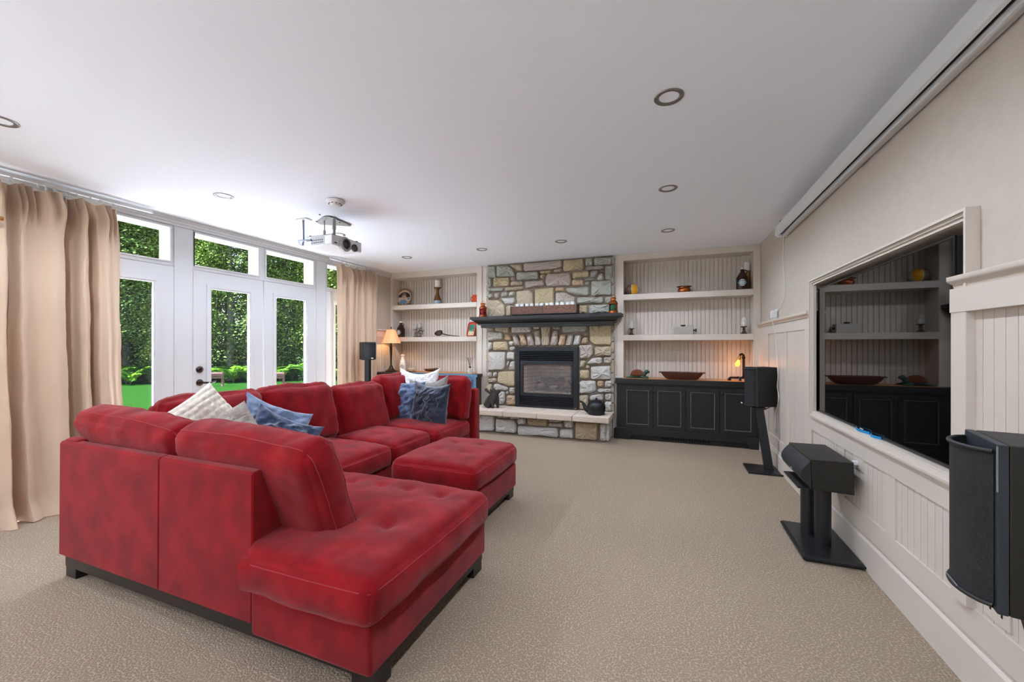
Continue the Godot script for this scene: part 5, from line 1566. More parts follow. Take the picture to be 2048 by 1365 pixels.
func oil_lamp(label: String, at: Vector3, k: float) -> void:
	var t := thing("hurricane_lamp", label, "candle lamp", at, 0.0, "little lamps on the lower right shelf")
	var b := MB.new()
	var s := Transform3D(Basis.from_scale(Vector3.ONE * k), Vector3.ZERO)
	b.lathe([Vector2(0, 0), Vector2(0.042, 0), Vector2(0.042, 0.006), Vector2(0.024, 0.022), Vector2(0.014, 0.045), Vector2(0.018, 0.06), Vector2(0.012, 0.07), Vector2(0.014, 0.08), Vector2(0.037, 0.088), Vector2(0.038, 0.096), Vector2(0.0, 0.097)], 20, s)
	put("stand", b, mat("5a4636", 0.35, 0.6), t)
	b = MB.new()
	b.lathe([Vector2(0.03, 0.097), Vector2(0.036, 0.115), Vector2(0.037, 0.135), Vector2(0.026, 0.165), Vector2(0.022, 0.205), Vector2(0.0205, 0.205), Vector2(0.0245, 0.165), Vector2(0.0355, 0.135), Vector2(0.0345, 0.115), Vector2(0.0285, 0.097)], 20, s)
	put("glass_chimney", b, glass("f6f6f4", 0.2), t)
	b = MB.new()
	b.lathe([Vector2(0.0, 0.098), Vector2(0.011, 0.098), Vector2(0.011, 0.15), Vector2(0.001, 0.155), Vector2(0.0, 0.165)], 14, s)
	put("candle", b, M.candle, t)

func shelf_things() -> void:
	var y1 := 1.897
	var y2 := 1.367
	# left bookcase, upper shelf
	var t := thing("picture_plate", "round decorative plate with a child in a dark hat, on the upper left shelf", "plate", Vector3(-4.215, y1, -5.69))
	t.rotation = Vector3(-0.2, 0.12, 0)
	var im := Image.create(192, 192, false, Image.FORMAT_RGB8)
	for y in 192:
		for x in 192:
			var p := Vector2(x - 96, y - 96) / 96.0
			var r := p.length()
			var c := Color("d3c3a6")
			if r > 0.8: c = Color("b98e62").lerp(Color("8a5a48"), 0.5 + 0.5 * sin(atan2(p.y, p.x) * 14.0))
			if r > 0.93: c = Color("6e4a34")
			if r < 0.8:
				if Vector2(p.x * 0.8, (p.y + 0.05) * 1.0).length() < 0.56 and p.y < 0.0 - 0.02 * absf(p.x): c = Color("23272a")
				if Vector2(p.x + 0.05, p.y * 0.85 + 0.04).length() < 0.26: c = Color("d8b3a0")
				if Vector2(p.x + 0.05, p.y + 0.3).length() < 0.22 and p.y < -0.22: c = Color("8d6a72")
				if Vector2(p.x + 0.1, (p.y - 0.62) * 0.8).length() < 0.4 and p.y > 0.28: c = Color("5f88a8")
				if Vector2(p.x - 0.52, p.y - 0.16).length() < 0.14: c = Color("6d93ae")
				if maxf(absf(p.x - 0.42), absf(p.y - 0.55)) < 0.11 and maxf(absf(p.x - 0.42), absf(p.y - 0.55)) > 0.07: c = Color("5a2c24")
				for e in [Vector2(-0.15, -0.02), Vector2(0.04, -0.02)]:
					if p.distance_to(e) < 0.035: c = Color("4a2e28")
				if absf(p.y - 0.14) < 0.014 and absf(p.x + 0.05) < 0.06: c = Color("a8504a")
			im.set_pixel(x, y, c)
	var pm := mat("ffffff", 0.3)
	pm.albedo_texture = ImageTexture.create_from_image(im)
	var b := MB.new()
	for i in 40:
		var a := TAU * i / 40; var a2 := TAU * (i + 1) / 40
		for e in [[0.0, 0.105, 0.002, 0.003], [0.105, 0.155, 0.003, 0.018]]:
			var v := []
			for q in [[e[0], a, e[2]], [e[1], a, e[3]], [e[1], a2, e[3]], [e[0], a2, e[2]]]: v.append(Vector3(q[0] * cos(q[1]), 0.156 + q[0] * sin(q[1]), q[2]))
			b.quad(v[0], v[1], v[2], v[3])
			for k in [0, 1, 2, 0, 2, 3]: b.uv.append(Vector2(0.5 + v[k].x / 0.31, 0.5 - (v[k].y - 0.156) / 0.31))
	put("plate_face", b, pm, t)
	b = MB.new()
	b.lathe([Vector2(0.0, -0.006), Vector2(0.1, -0.004), Vector2(0.156, 0.013), Vector2(0.156, 0.018)], 40, Transform3D(Basis(Vector3.RIGHT, PI / 2), Vector3(0, 0.156, 0)))
	put("plate_back", b, M.ceramic, t)
	t = thing("candle_vase", "brown and blue glazed vase holding a white pillar candle, on the upper left shelf", "vase", Vector3(-3.54, y1, -5.68))
	b = MB.new()
	b.lathe([Vector2(0, 0), Vector2(0.05, 0), Vector2(0.055, 0.01), Vector2(0.064, 0.05), Vector2(0.064, 0.062)], 24)
	put("glazed_foot", b, mottled("7f97a8", "b3c2ca", 0.05, 12.0, 0.15, 0.0, 111), t)
	b = MB.new()
	b.lathe([Vector2(0.064, 0.062), Vector2(0.06, 0.085), Vector2(0.042, 0.13), Vector2(0.028, 0.17), Vector2(0.023, 0.21), Vector2(0.026, 0.245), Vector2(0.05, 0.268), Vector2(0.062, 0.275), Vector2(0.062, 0.282), Vector2(0, 0.282)], 24)
	put("body", b, mottled("4a2c12", "7c4e22", 0.03, 10.0, 0.15, 0.0, 112), t)
	b = MB.new()
	b.lathe([Vector2(0, 0.282), Vector2(0.042, 0.282), Vector2(0.042, 0.39), Vector2(0.036, 0.394), Vector2(0, 0.388)], 24)
	put("candle", b, M.candle, t)
	t = thing("orange_mug", "glossy orange red mug at the right end of the upper left shelf", "mug", Vector3(-2.83, y1, -5.67))
	b = MB.new()
	b.lathe([Vector2(0, 0), Vector2(0.05, 0), Vector2(0.062, 0.02), Vector2(0.066, 0.06), Vector2(0.06, 0.105), Vector2(0.054, 0.122), Vector2(0.05, 0.122), Vector2(0.056, 0.1), Vector2(0.06, 0.06), Vector2(0.05, 0.01), Vector2(0, 0.008)], 24)
	put("body", b, mottled("a3200f", "df5a26", 0.03, 10.0, 0.12, 0.0, 113), t)
	b = MB.new()
	b.tube([Vector3(-0.055, 0.1, 0), Vector3(-0.085, 0.095, 0), Vector3(-0.095, 0.065, 0), Vector3(-0.085, 0.035, 0), Vector3(-0.058, 0.03, 0)], 0.007, 8)
	put("handle", b, mat("b8321a", 0.12), t, 50.0)
	# left bookcase, lower shelf
	growler("brown glass growler jug with round label, at the left end of the lower left shelf", Vector3(-4.245, y2, -5.66), 0.1, 1.02)
	t = thing("candle_sculpture", "black wire sculpture holding two smoky glass candle cups, on the lower left shelf", "candle holder", Vector3(-3.91, y2, -5.66))
	b = MB.new()
	b.rbox(Vector3(0, 0.008, 0), Vector3(0.13, 0.016, 0.07), 0.006)
	put("base", b, M.black, t)
	b = MB.new()
	for w in [[[-0.03, 0.01], [-0.05, 0.06], [-0.02, 0.1], [-0.045, 0.125]], [[0.03, 0.01], [0.06, 0.05], [0.02, 0.09], [0.06, 0.12], [0.09, 0.09], [0.13, 0.115]], [[0.0, 0.01], [-0.02, 0.05], [0.05, 0.065], [0.1, 0.05], [0.09, 0.1], [0.03, 0.125]], [[-0.05, 0.06], [0.0, 0.075], [0.05, 0.105]]]:
		var pts := []
		for q in w: pts.append(Vector3(q[0], q[1], 0.012 * sin(q[0] * 60.0)))
		b.tube(pts, 0.0045, 6)
	put("wire_figure", b, M.black, t, 50.0)
	for q in [[-0.045, 0.125], [0.035, 0.148]]:
		b = MB.new()
		b.lathe([Vector2(0, 0), Vector2(0.043, 0), Vector2(0.043, 0.005), Vector2(0, 0.005)], 18, Transform3D(Basis.IDENTITY, Vector3(q[0], q[1], 0)))
		put("cup_plate", b, M.black, t)
		b = MB.new()
		b.lathe([Vector2(0, 0.006), Vector2(0.03, 0.006), Vector2(0.034, 0.03), Vector2(0.034, 0.085), Vector2(0.031, 0.085), Vector2(0.03, 0.03), Vector2(0, 0.012)], 18, Transform3D(Basis.IDENTITY, Vector3(q[0], q[1], 0)))
		put("candle_cup", b, mat("a9a6a0", 0.3), t)
	t = thing("wooden_ladle", "dark wooden ladle lying on the lower left shelf", "ladle", Vector3(-3.3, y2, -5.62))
	b = MB.new()
	b.lathe([Vector2(0, 0), Vector2(0.03, 0.006), Vector2(0.058, 0.028), Vector2(0.07, 0.06), Vector2(0.065, 0.06), Vector2(0.052, 0.03), Vector2(0.028, 0.012), Vector2(0, 0.008)], 22, Transform3D(Basis(Vector3.RIGHT, 0.75) * Basis.from_scale(Vector3(1.0, 0.9, 0.9)), Vector3(-0.172, 0.03, -0.02)))
	put("bowl", b, M.dark_wood, t)
	b = MB.new()
	b.tube([Vector3(-0.115, 0.052, 0), Vector3(-0.05, 0.035, 0.0), Vector3(0.08, 0.016, 0.005), Vector3(0.21, 0.006, 0.01)], [0.010, 0.008, 0.007, 0.005], 8)
	put("handle", b, M.dark_wood, t, 50.0)
	t = thing("painted_tray", "red rimmed tray with green flowered picture, leaning at the lower left shelf end", "tray", Vector3(-2.90, y2, -5.62))
	t.rotation = Vector3(-0.22, -0.35, 0)
	im = Image.create(128, 160, false, Image.FORMAT_RGB8)
	for y in 160:
		for x in 128:
			var c := Color("2c6a58") if y < 105 else Color("c9b88a")
			var nn := N0.get_noise_2d(x * 0.06, y * 0.06)
			if y > 70 and nn > 0.15 + (105 - y) * 0.01: c = Color("d9d2b0")
			if y > 95 and nn < -0.3: c = Color("4d7a4c")
			if x < 14 or x > 113 or y < 22 or y > 150: c = Color("b8402c")
			im.set_pixel(x, y, c)
	pm = mat("ffffff", 0.35)
	pm.albedo_texture = ImageTexture.create_from_image(im)
	b = MB.new()
	b.quad_uv(Vector3(-0.082, 0.008, 0.007), Vector3(0.082, 0.008, 0.007), Vector3(0.082, 0.222, 0.007), Vector3(-0.082, 0.222, 0.007))
	put("picture", b, pm, t)
	b = MB.new()
	var rr := []
	for k in 33:
		var a := TAU * k / 32.0
		var d := Vector2(cos(a), sin(a))
		d /= pow(pow(absf(d.x), 6) + pow(absf(d.y), 6), 1.0 / 6)
		rr.append(Vector3(d.x * 0.088, 0.116 + d.y * 0.112, 0.01))
	b.tube(rr, 0.008, 8, false)
	put("rim", b, mat("a8321f", 0.3), t, 50.0)
	b = MB.new()
	b.rbox(Vector3(0, 0.115, 0.0), Vector3(0.17, 0.22, 0.01), 0.004)
	put("back_board", b, M.dark_wood, t)
	# right bookcase, upper shelf
	y1 = 1.907
	t = thing("globe_vase", "round glass vase with yellow and smoky swirls, at the left of the upper right shelf", "vase", Vector3(-0.475, y1, -5.68))
	b = MB.new()
	b.lathe([Vector2(0, 0), Vector2(0.03, 0.0), Vector2(0.06, 0.015), Vector2(0.085, 0.05), Vector2(0.09, 0.08), Vector2(0.08, 0.115), Vector2(0.055, 0.14), Vector2(0.03, 0.148), Vector2(0.02, 0.147), Vector2(0, 0.13)], 28)
	var sw := Image.create(256, 64, false, Image.FORMAT_RGB8)
	for y in 64:
		for x in 256:
			var v := x / 256.0 + 0.03 * N0.get_noise_2d(x * 0.05, y * 0.1)
			var c := Color("c9c4b8")
			if v > 0.08 and v < 0.24: c = Color("e0a11c")
			elif v > 0.26 and v < 0.42: c = Color("5d564c").lerp(Color("c8702c"), clampf(N0.get_noise_2d(x * 0.1, y * 0.15) * 1.5, 0, 1))
			elif v > 0.6 and v < 0.7: c = Color("8d8470")
			sw.set_pixel(x, y, c)
	for i in b.p.size() / 3:
		var mid := (b.p[i * 3] + b.p[i * 3 + 1] + b.p[i * 3 + 2]) / 3.0
		var base_a := fposmod(atan2(mid.z, mid.x) / TAU, 1.0)
		for k in 3:
			var q := b.p[i * 3 + k]
			var a := fposmod(atan2(q.z, q.x) / TAU, 1.0)
			if a - base_a > 0.5: a -= 1.0
			if base_a - a > 0.5: a += 1.0
			b.uv.append(Vector2(a, 1.0 - q.y / 0.15))
	pm = mat("ffffff", 0.06)
	pm.albedo_texture = ImageTexture.create_from_image(sw)
	put("body", b, pm, t)
	t = thing("copper_pot", "small round copper pot with a dark rim in the middle of the upper right shelf", "pot", Vector3(0.172, y1, -5.66))
	b = MB.new()
	b.lathe([Vector2(0, 0), Vector2(0.05, 0.0), Vector2(0.072, 0.012), Vector2(0.08, 0.035), Vector2(0.076, 0.052), Vector2(0.064, 0.066), Vector2(0.066, 0.074)], 28)
	put("bowl", b, M.copper, t)
	b = MB.new()
	b.lathe([Vector2(0.064, 0.074), Vector2(0.09, 0.078), Vector2(0.09, 0.083), Vector2(0.06, 0.085), Vector2(0.0, 0.08)], 28)
	put("rim", b, M.bronze, t)
	growler("dark growler jug with round white label, right end of the upper right shelf", Vector3(0.826, y1, -5.61), 0.05, 1.03)
	t = thing("capped_bottle", "tall pale bottle with white cap standing behind the dark growler", "bottle", Vector3(0.90, y1, -5.745))
	b = MB.new()
	b.lathe([Vector2(0, 0), Vector2(0.028, 0), Vector2(0.03, 0.004), Vector2(0.03, 0.25), Vector2(0.024, 0.27), Vector2(0, 0.272)], 20)
	put("bottle", b, mat("a98a4c", 0.2), t)
	b = MB.new()
	b.lathe([Vector2(0, 0.255), Vector2(0.032, 0.255), Vector2(0.036, 0.3), Vector2(0.036, 0.345), Vector2(0.03, 0.36), Vector2(0, 0.362)], 20)
	put("cap", b, M.ceramic, t)
	# right bookcase, lower shelf
	oil_lamp("small brass candle lamp with glass chimney, at the left end of the lower right shelf", Vector3(-0.482, y2, -5.66), 0.95)
	oil_lamp("small brass candle lamp with glass chimney, at the right end of the lower right shelf", Vector3(0.85, y2, -5.66), 1.0)
	t = thing("oil_can", "grey rectangular metal can with a side spout, in the middle of the lower right shelf", "can", Vector3(0.162, y2, -5.67))
	b = MB.new()
	b.rbox(Vector3(0, 0.053, 0), Vector3(0.235, 0.104, 0.12), 0.006)
	var tin := mat("a9a49b", 0.4, 0.4)
	put("body", b, tin, t)
	b = MB.new()
	b.lathe([Vector2(0, 0.104), Vector2(0.02, 0.104), Vector2(0.02, 0.112), Vector2(0.03, 0.114), Vector2(0.03, 0.126), Vector2(0, 0.127)], 18)
	put("filler_cap", b, M.bronze, t)
	b = MB.new()
	b.lathe([Vector2(0, 0.0), Vector2(0.014, 0.0), Vector2(0.014, 0.012), Vector2(0.008, 0.014), Vector2(0.008, 0.025), Vector2(0.022, 0.028), Vector2(0.022, 0.04), Vector2(0, 0.041)], 16, Transform3D(Basis(Vector3.BACK, -PI / 2), Vector3(0.117, 0.055, 0)))
	put("tap", b, M.bronze, t)

# ---------------------------------------------------------------- loudspeakers
func speaker_box(t: Node3D, w: float, h: float, d: float, y0: float, xf := ID) -> void:   # own front +z
	var vinyl := mottled("110f0a", "16150f", 0.2, 6.0, 0.5, 0.05, 121)
	var b := MB.new()
	b.rbox(Vector3(0, y0 + h / 2, -d / 2), Vector3(w, h, d), 0.004, xf, 1)
	put("cabinet", b, vinyl, t)
	b = MB.new()
	b.rbox(Vector3(0, y0 + h / 2, 0.009), Vector3(w, h, 0.018), 0.003, xf, 1)
	put("baffle", b, mat("232a30", 0.5), t)
	# curved cloth grille with a rolled lip above and below
	var gm := mat("17181a", 0.7)
	var im := Image.create(64, 64, false, Image.FORMAT_RGB8)
	for y in 64:
		for x in 64:
			var k := sin((x + y) * TAU / 16.0) * sin((x - y) * TAU / 16.0)
			im.set_pixel(x, y, Color(0.5 + 0.5 * k, 0.5 + 0.5 * k, 0.5 + 0.5 * k))
	bump(gm, ImageTexture.create_from_image(im), 0.12)
	tri_map(gm, 40.0, false)
	b = MB.new()
	var f := func(u: float, v: float) -> Vector3:
		var a := u * 2.0 - 1.0
		return xf * Vector3(a * (w / 2 - 0.012), y0 + 0.012 + v * (h - 0.03), 0.02 + 0.045 * pow(1.0 - a * a, 0.7))
	b.sheet(16, 2, f, 0.004)
	put("grille", b, gm, t, 40.0)
	for y in [y0 + 0.012, y0 + h - 0.018]:
		b = MB.new()
		var pts := []
		for i in 17:
			var a := i / 8.0 - 1.0
			pts.append(xf * Vector3(a * (w / 2 - 0.012), y, 0.021 + 0.045 * pow(1.0 - a * a, 0.7)))
		b.tube(pts, 0.005, 8)
		put("grille_lip", b, M.black, t, 50.0)

func speakers() -> void:
	# far right on a slanted stand
	var t := thing("stand_speaker", "black bookshelf loudspeaker on a slanted stand beside the black cabinet", "speaker", Vector3(0.775, 0, -4.665), deg_to_rad(-62.0))
	speaker_box(t, 0.17, 0.395, 0.21, 0.612)
	var b := MB.new()
	b.rbox(Vector3(-0.06, 0.64, 0.071), Vector3(0.018, 0.012, 0.004), 0.001, ID, 1)
	put("badge", b, M.ceramic, t)
	b = MB.new()
	b.tube([Vector3(0.06, 0.86, -0.212), Vector3(0.07, 0.82, -0.235), Vector3(0.07, 0.72, -0.24), Vector3(0.06, 0.64, -0.225), Vector3(0.03, 0.60, -0.16), Vector3(0.0, 0.57, -0.12)], 0.004, 6)
	put("cable", b, M.black, t, 50.0)
	stand(Vector3(0.842, 0, -4.56), Vector3(0.825, 0.60, -4.63), Vector3(0.90, 0.012, -4.57), Vector3(0.285, 0.012, 0.32), "black slanted steel speaker stand beside the black cabinet")
	# near right, mostly out of the frame
	t = thing("stand_speaker", "black loudspeaker with curved mesh grille at the right edge of the picture, by the television", "speaker", Vector3(0.708, 0, -1.302), deg_to_rad(-103.5))
	speaker_box(t, 0.205, 0.372, 0.23, 0.632)
	b = MB.new()   # the maker's pale emblem near the lower corner of the grille
	var em := [Vector2(-0.070, 0.690), Vector2(-0.064, 0.682), Vector2(-0.062, 0.672), Vector2(-0.054, 0.674), Vector2(-0.043, 0.668), Vector2(-0.047, 0.662), Vector2(-0.052, 0.664), Vector2(-0.050, 0.648), Vector2(-0.044, 0.646), Vector2(-0.056, 0.640), Vector2(-0.058, 0.654), Vector2(-0.066, 0.664)]
	em.reverse()
	for q in em.size(): em[q] = em[q] + Vector2(-0.014, 0.0)
	b.prism(em, 0.003, 0.0, Transform3D(Basis(Vector3.UP, -0.42), Vector3(-0.022, 0.002, 0.018)))
	put("emblem", b, M.ceramic, t)
	b = MB.new()
	for i in 14: b.box(Vector3(-0.02 + i * 0.0045, 0.649, 0.0675 - 0.0003 * i), Vector3(-0.0175 + i * 0.0045, 0.6515, 0.0685 - 0.0003 * i))
	put("maker_lettering", b, mat("9aa4aa", 0.4), t)
	b = MB.new()
	b.box(Vector3(0.1, 0.90, 0.0165), Vector3(0.1035, 1.0, 0.0188))
	put("chipped_edge", b, mottled("2a3534", "a9b8ae", 0.1, 20.0, 0.6), t)
	stand(Vector3(0.78, 0, -1.2), Vector3(0.80, 0.62, -1.30), Vector3(0.88, 0.012, -1.17), Vector3(0.285, 0.012, 0.32), "black slanted steel speaker stand under the near loudspeaker, right of the television")
	# far left in front of the curtain
	t = thing("stand_speaker", "small black loudspeaker on a pole in front of the far curtain", "speaker", Vector3(-3.93, 0, -4.52), deg_to_rad(53.0))
	speaker_box(t, 0.185, 0.247, 0.2, 1.028)
	b = MB.new()
	b.rbox(Vector3(0.028, 1.05, 0.067), Vector3(0.028, 0.014, 0.004), 0.001, ID, 1)
	put("badge", b, M.ceramic, t)
	stand(Vector3(-4.02, 0, -4.6), Vector3(-4.02, 1.02, -4.6), Vector3(-4.02, 0.012, -4.6), Vector3(0.28, 0.012, 0.28), "black square speaker pole standing by the far curtain")
	# centre speaker on its twin-post stand
	t = thing("center_speaker", "black wide centre loudspeaker with a rounded grille on a low stand under the television", "speaker", Vector3(0.86, 0.392, -2.985))
	var vinyl := mottled("14130d", "1a1812", 0.2, 6.0, 0.5, 0.05, 122)
	b = MB.new()
	b.prism([Vector2(-0.10, 0.008), Vector2(0.092, 0.0), Vector2(0.088, 0.18), Vector2(-0.112, 0.178)], 0.45, 0.003, Transform3D(Basis.IDENTITY, Vector3(0, 0, -0.225)))
	put("cabinet", b, vinyl, t, 30.0)
	b = MB.new()
	var gp := [Vector2(-0.102, 0.004), Vector2(-0.110, 0.172)]
	for i in range(1, 12): gp.append(Vector2(-0.110 + 0.008 * i / 12.0 - 0.052 * sin(PI * i / 12.0), 0.172 - 0.168 * i / 12.0))
	b.prism(gp, 0.44, 0.003, Transform3D(Basis.IDENTITY, Vector3(0, 0, -0.22)))
	put("grille", b, mat("1b1c1e", 0.65), t, 30.0)
	b = MB.new()
	b.rbox(Vector3(-0.152, 0.07, 0.0), Vector3(0.003, 0.012, 0.034), 0.001, ID, 1)
	put("badge", b, M.ceramic, t)
	t = thing("speaker_stand", "low black speaker stand with two round posts under the television", "stand", Vector3(0.845, 0, -2.972))
	b = MB.new()
	var plate := [Vector3(-0.143, 0.022, -0.25), Vector3(0.14, 0.022, -0.25), Vector3(0.14, 0.022, 0.25), Vector3(-0.143, 0.022, 0.25)]
	b.prism([Vector2(-0.143, -0.255), Vector2(0.143, -0.255), Vector2(0.143, 0.255), Vector2(-0.143, 0.255)], 0.032, 0.012, Transform3D(Basis(Vector3.RIGHT, -PI / 2), Vector3(0, 0.003, 0)))
	put("base_plate", b, mat("131417", 0.35), t)
	for q in [[-0.02, -0.115], [0.012, 0.035]]:
		b = MB.new()
		b.lathe([Vector2(0.0, 0.03), Vector2(0.042, 0.03), Vector2(0.042, 0.38), Vector2(0, 0.38)], 28, Transform3D(Basis.IDENTITY, Vector3(q[0], 0, q[1])))
		put("post", b, mat("17181c", 0.4), t)
	b = MB.new()
	b.rbox(Vector3(-0.03, 0.384, -0.02), Vector3(0.22, 0.012, 0.32), 0.003, ID, 1)
	put("top_plate", b, M.black, t)

func stand(at: Vector3, top: Vector3, foot: Vector3, plate: Vector3, label: String) -> void:
	var t := thing("speaker_stand", label, "stand", at)
	var iron := mat("14161a", 0.4)
	var b := MB.new()
	b.rbox(Vector3(at.x, 0.009, at.z), Vector3(plate.x, 0.018, plate.z), 0.003, ID, 1)
	put("base_plate", b, iron, t, 40.0, true)
	b = MB.new()
	var d := (top - foot)
	var zx := Basis(Vector3.RIGHT, d.normalized(), Vector3.RIGHT.cross(d.normalized()).normalized()).orthonormalized()
	b.rbox(Vector3(0, d.length() / 2, 0), Vector3(0.075, d.length(), 0.055), 0.004, Transform3D(Basis(Vector3.BACK, -atan2(d.x, d.y)) * Basis(Vector3.RIGHT, atan2(d.z, d.y)), foot), 1)
	put("post", b, iron, t, 40.0, true)
	b = MB.new()
	b.rbox(top + Vector3(0, 0.003, 0), Vector3(0.12, 0.008, 0.12), 0.002, ID, 1)
	put("top_plate", b, iron, t, 40.0, true)

# ---------------------------------------------------------------- television
func television() -> void:
	var t := thing("television", "large flat black television recessed in the right wall, reflecting the shelves", "television", Vector3(1.05, 0.74, -2.88))
	var b := MB.new()
	b.rbox(Vector3(1.052, 1.193, -2.88), Vector3(0.05, 0.905, 1.64), 0.004, ID, 1)
	put("case", b, M.black, t, 40.0, true)
	b = MB.new()
	b.box(Vector3(1.0215, 0.753, -3.69), Vector3(1.026, 1.638, -2.068))
	var scr := mat("030303", 0.02)
	scr.metallic_specular = 0.6
	put("screen", b, scr, t, 40.0, true)
	b = MB.new()
	for q in [[-3.698, -2.06, 0.741, 0.753], [-3.698, -2.06, 1.638, 1.646], [-3.698, -3.69, 0.753, 1.638], [-2.068, -2.06, 0.753, 1.638]]: b.box(Vector3(1.019, q[2], q[0]), Vector3(1.0265, q[3], q[1]))
	put("bezel", b, mat("0c0c0d", 0.25), t, 40.0, true)
	b = MB.new()
	for i in 7: b.box(Vector3(1.0178, 0.744, -2.885 + i * 0.006), Vector3(1.0192, 0.750, -2.8815 + i * 0.006))
	put("maker_lettering", b, M.ceramic, t, 40.0, true)
	# blue straps lying on the sill
	var s := thing("blue_strap", "bright blue strap curled on the sill under the television", "strap", Vector3(1.02, 0.737, -2.8))
	var blue := mat("0f7fb4", 0.5)
	for q in [[-2.93, -2.76], [-2.74, -2.63]]:
		b = MB.new()
		var f := func(u: float, v: float) -> Vector3: return Vector3(1.018 - 0.018 * sin(PI * u), 0.7355 + 0.014 * v, lerpf(q[1], q[0], u))
		b.sheet(14, 1, f, 0.003)
		put("loop", b, blue, s, 50.0, true)

# ---------------------------------------------------------------- projection screen
func screen_case() -> void:
	var t := thing("projection_screen", "long white retracted projection screen housing high on the right wall", "projection screen", Vector3(0.96, 2.235, -2.6))
	var z0 := -0.9
	var z1 := -4.38
	var pr := [Vector2(1.004, 2.35), Vector2(0.955, 2.35), Vector2(0.933, 2.346), Vector2(0.922, 2.334), Vector2(0.918, 2.31), Vector2(0.919, 2.262), Vector2(0.926, 2.246), Vector2(0.938, 2.24), Vector2(0.938, 2.262), Vector2(0.958, 2.262), Vector2(0.958, 2.236), Vector2(1.004, 2.236)]
	var b := MB.new()
	b.prism(pr, z0 - z1, 0.0, Transform3D(Basis.IDENTITY, Vector3(0, 0, z1)))
	put("housing", b, M.white, t, 30.0, true)
	b = MB.new()
	b.box(Vector3(0.938, 2.25, z1 + 0.02), Vector3(0.958, 2.2625, z0))
	put("slot", b, M.slot, t, 40.0, true)
	b = MB.new()
	b.rbox(Vector3(0.968, 2.231, (z0 + z1) / 2), Vector3(0.018, 0.012, z0 - z1 - 0.06), 0.003, ID, 1)
	put("weight_bar", b, M.white, t, 40.0, true)
	b = MB.new()
	b.prism([Vector2(1.006, 2.354), Vector2(0.952, 2.354), Vector2(0.914, 2.338), Vector2(0.914, 2.25), Vector2(0.934, 2.232), Vector2(1.006, 2.232)], 0.02, 0.003, Transform3D(Basis.IDENTITY, Vector3(0, 0, z1 - 0.012)))
	put("end_cap", b, M.white_dim, t, 30.0, true)
	b = MB.new()
	b.box(Vector3(0.99, 2.34, z1 + 0.06), Vector3(1.01, 2.40, z1 + 0.09)); b.tube([Vector3(0.95, 2.352, z1 + 0.03), Vector3(0.945, 2.372, z1 + 0.03), Vector3(0.955, 2.384, z1 + 0.03)], 0.004, 6)
	put("bracket", b, M.steel, t, 40.0, true)
	# its cord down to the wall outlet and on to the floor
	var c := thing("screen_cord", "thin white cord hanging from the projection screen down the right wall", "cord", Vector3(1.0, 1.5, -4.6))
	b = MB.new()
	var pts := []
	for q in [[2.25, -4.36], [2.299, -4.40], [2.206, -4.499], [2.027, -4.514], [1.837, -4.461], [1.714, -4.439], [1.625, -4.546], [1.575, -4.683], [1.548, -4.76]]: pts.append(Vector3(1.005 if pts.size() > 1 else 0.985, q[0], q[1]))
	b.tube(smooth_line(pts), 0.003, 6)
	put("upper_cord", b, M.white_dim, c, 50.0, true)
	b = MB.new()
	pts = []
	for q in [[1.53, -4.74], [1.49, -4.72], [1.471, -4.7], [1.3, -4.70], [1.196, -4.674], [1.04, -4.64], [0.926, -4.607], [0.82, -4.64], [0.723, -4.574], [0.632, -4.632], [0.535, -4.717], [0.44, -4.72], [0.406, -4.726]]: pts.append(Vector3(0.956 if q[0] < 1.5 and q[0] > 1.42 else 0.984, q[0], q[1]))
	b.tube(smooth_line(pts), 0.003, 6)
	put("lower_cord", b, M.white_dim, c, 50.0, true)
	b = MB.new()
	b.rbox(Vector3(0.98, 0.385, -4.727), Vector3(0.014, 0.04, 0.022), 0.003, ID, 1)
	put("plug", b, M.white, c, 40.0, true)

func smooth_line(p: Array) -> Array:
	var c := Curve3D.new()
	for i in p.size():
		var d: Vector3 = (p[mini(i + 1, p.size() - 1)] - p[maxi(i - 1, 0)]) / 6.0
		c.add_point(p[i], -d, d)
	c.bake_interval = 0.02
	return Array(c.get_baked_points())

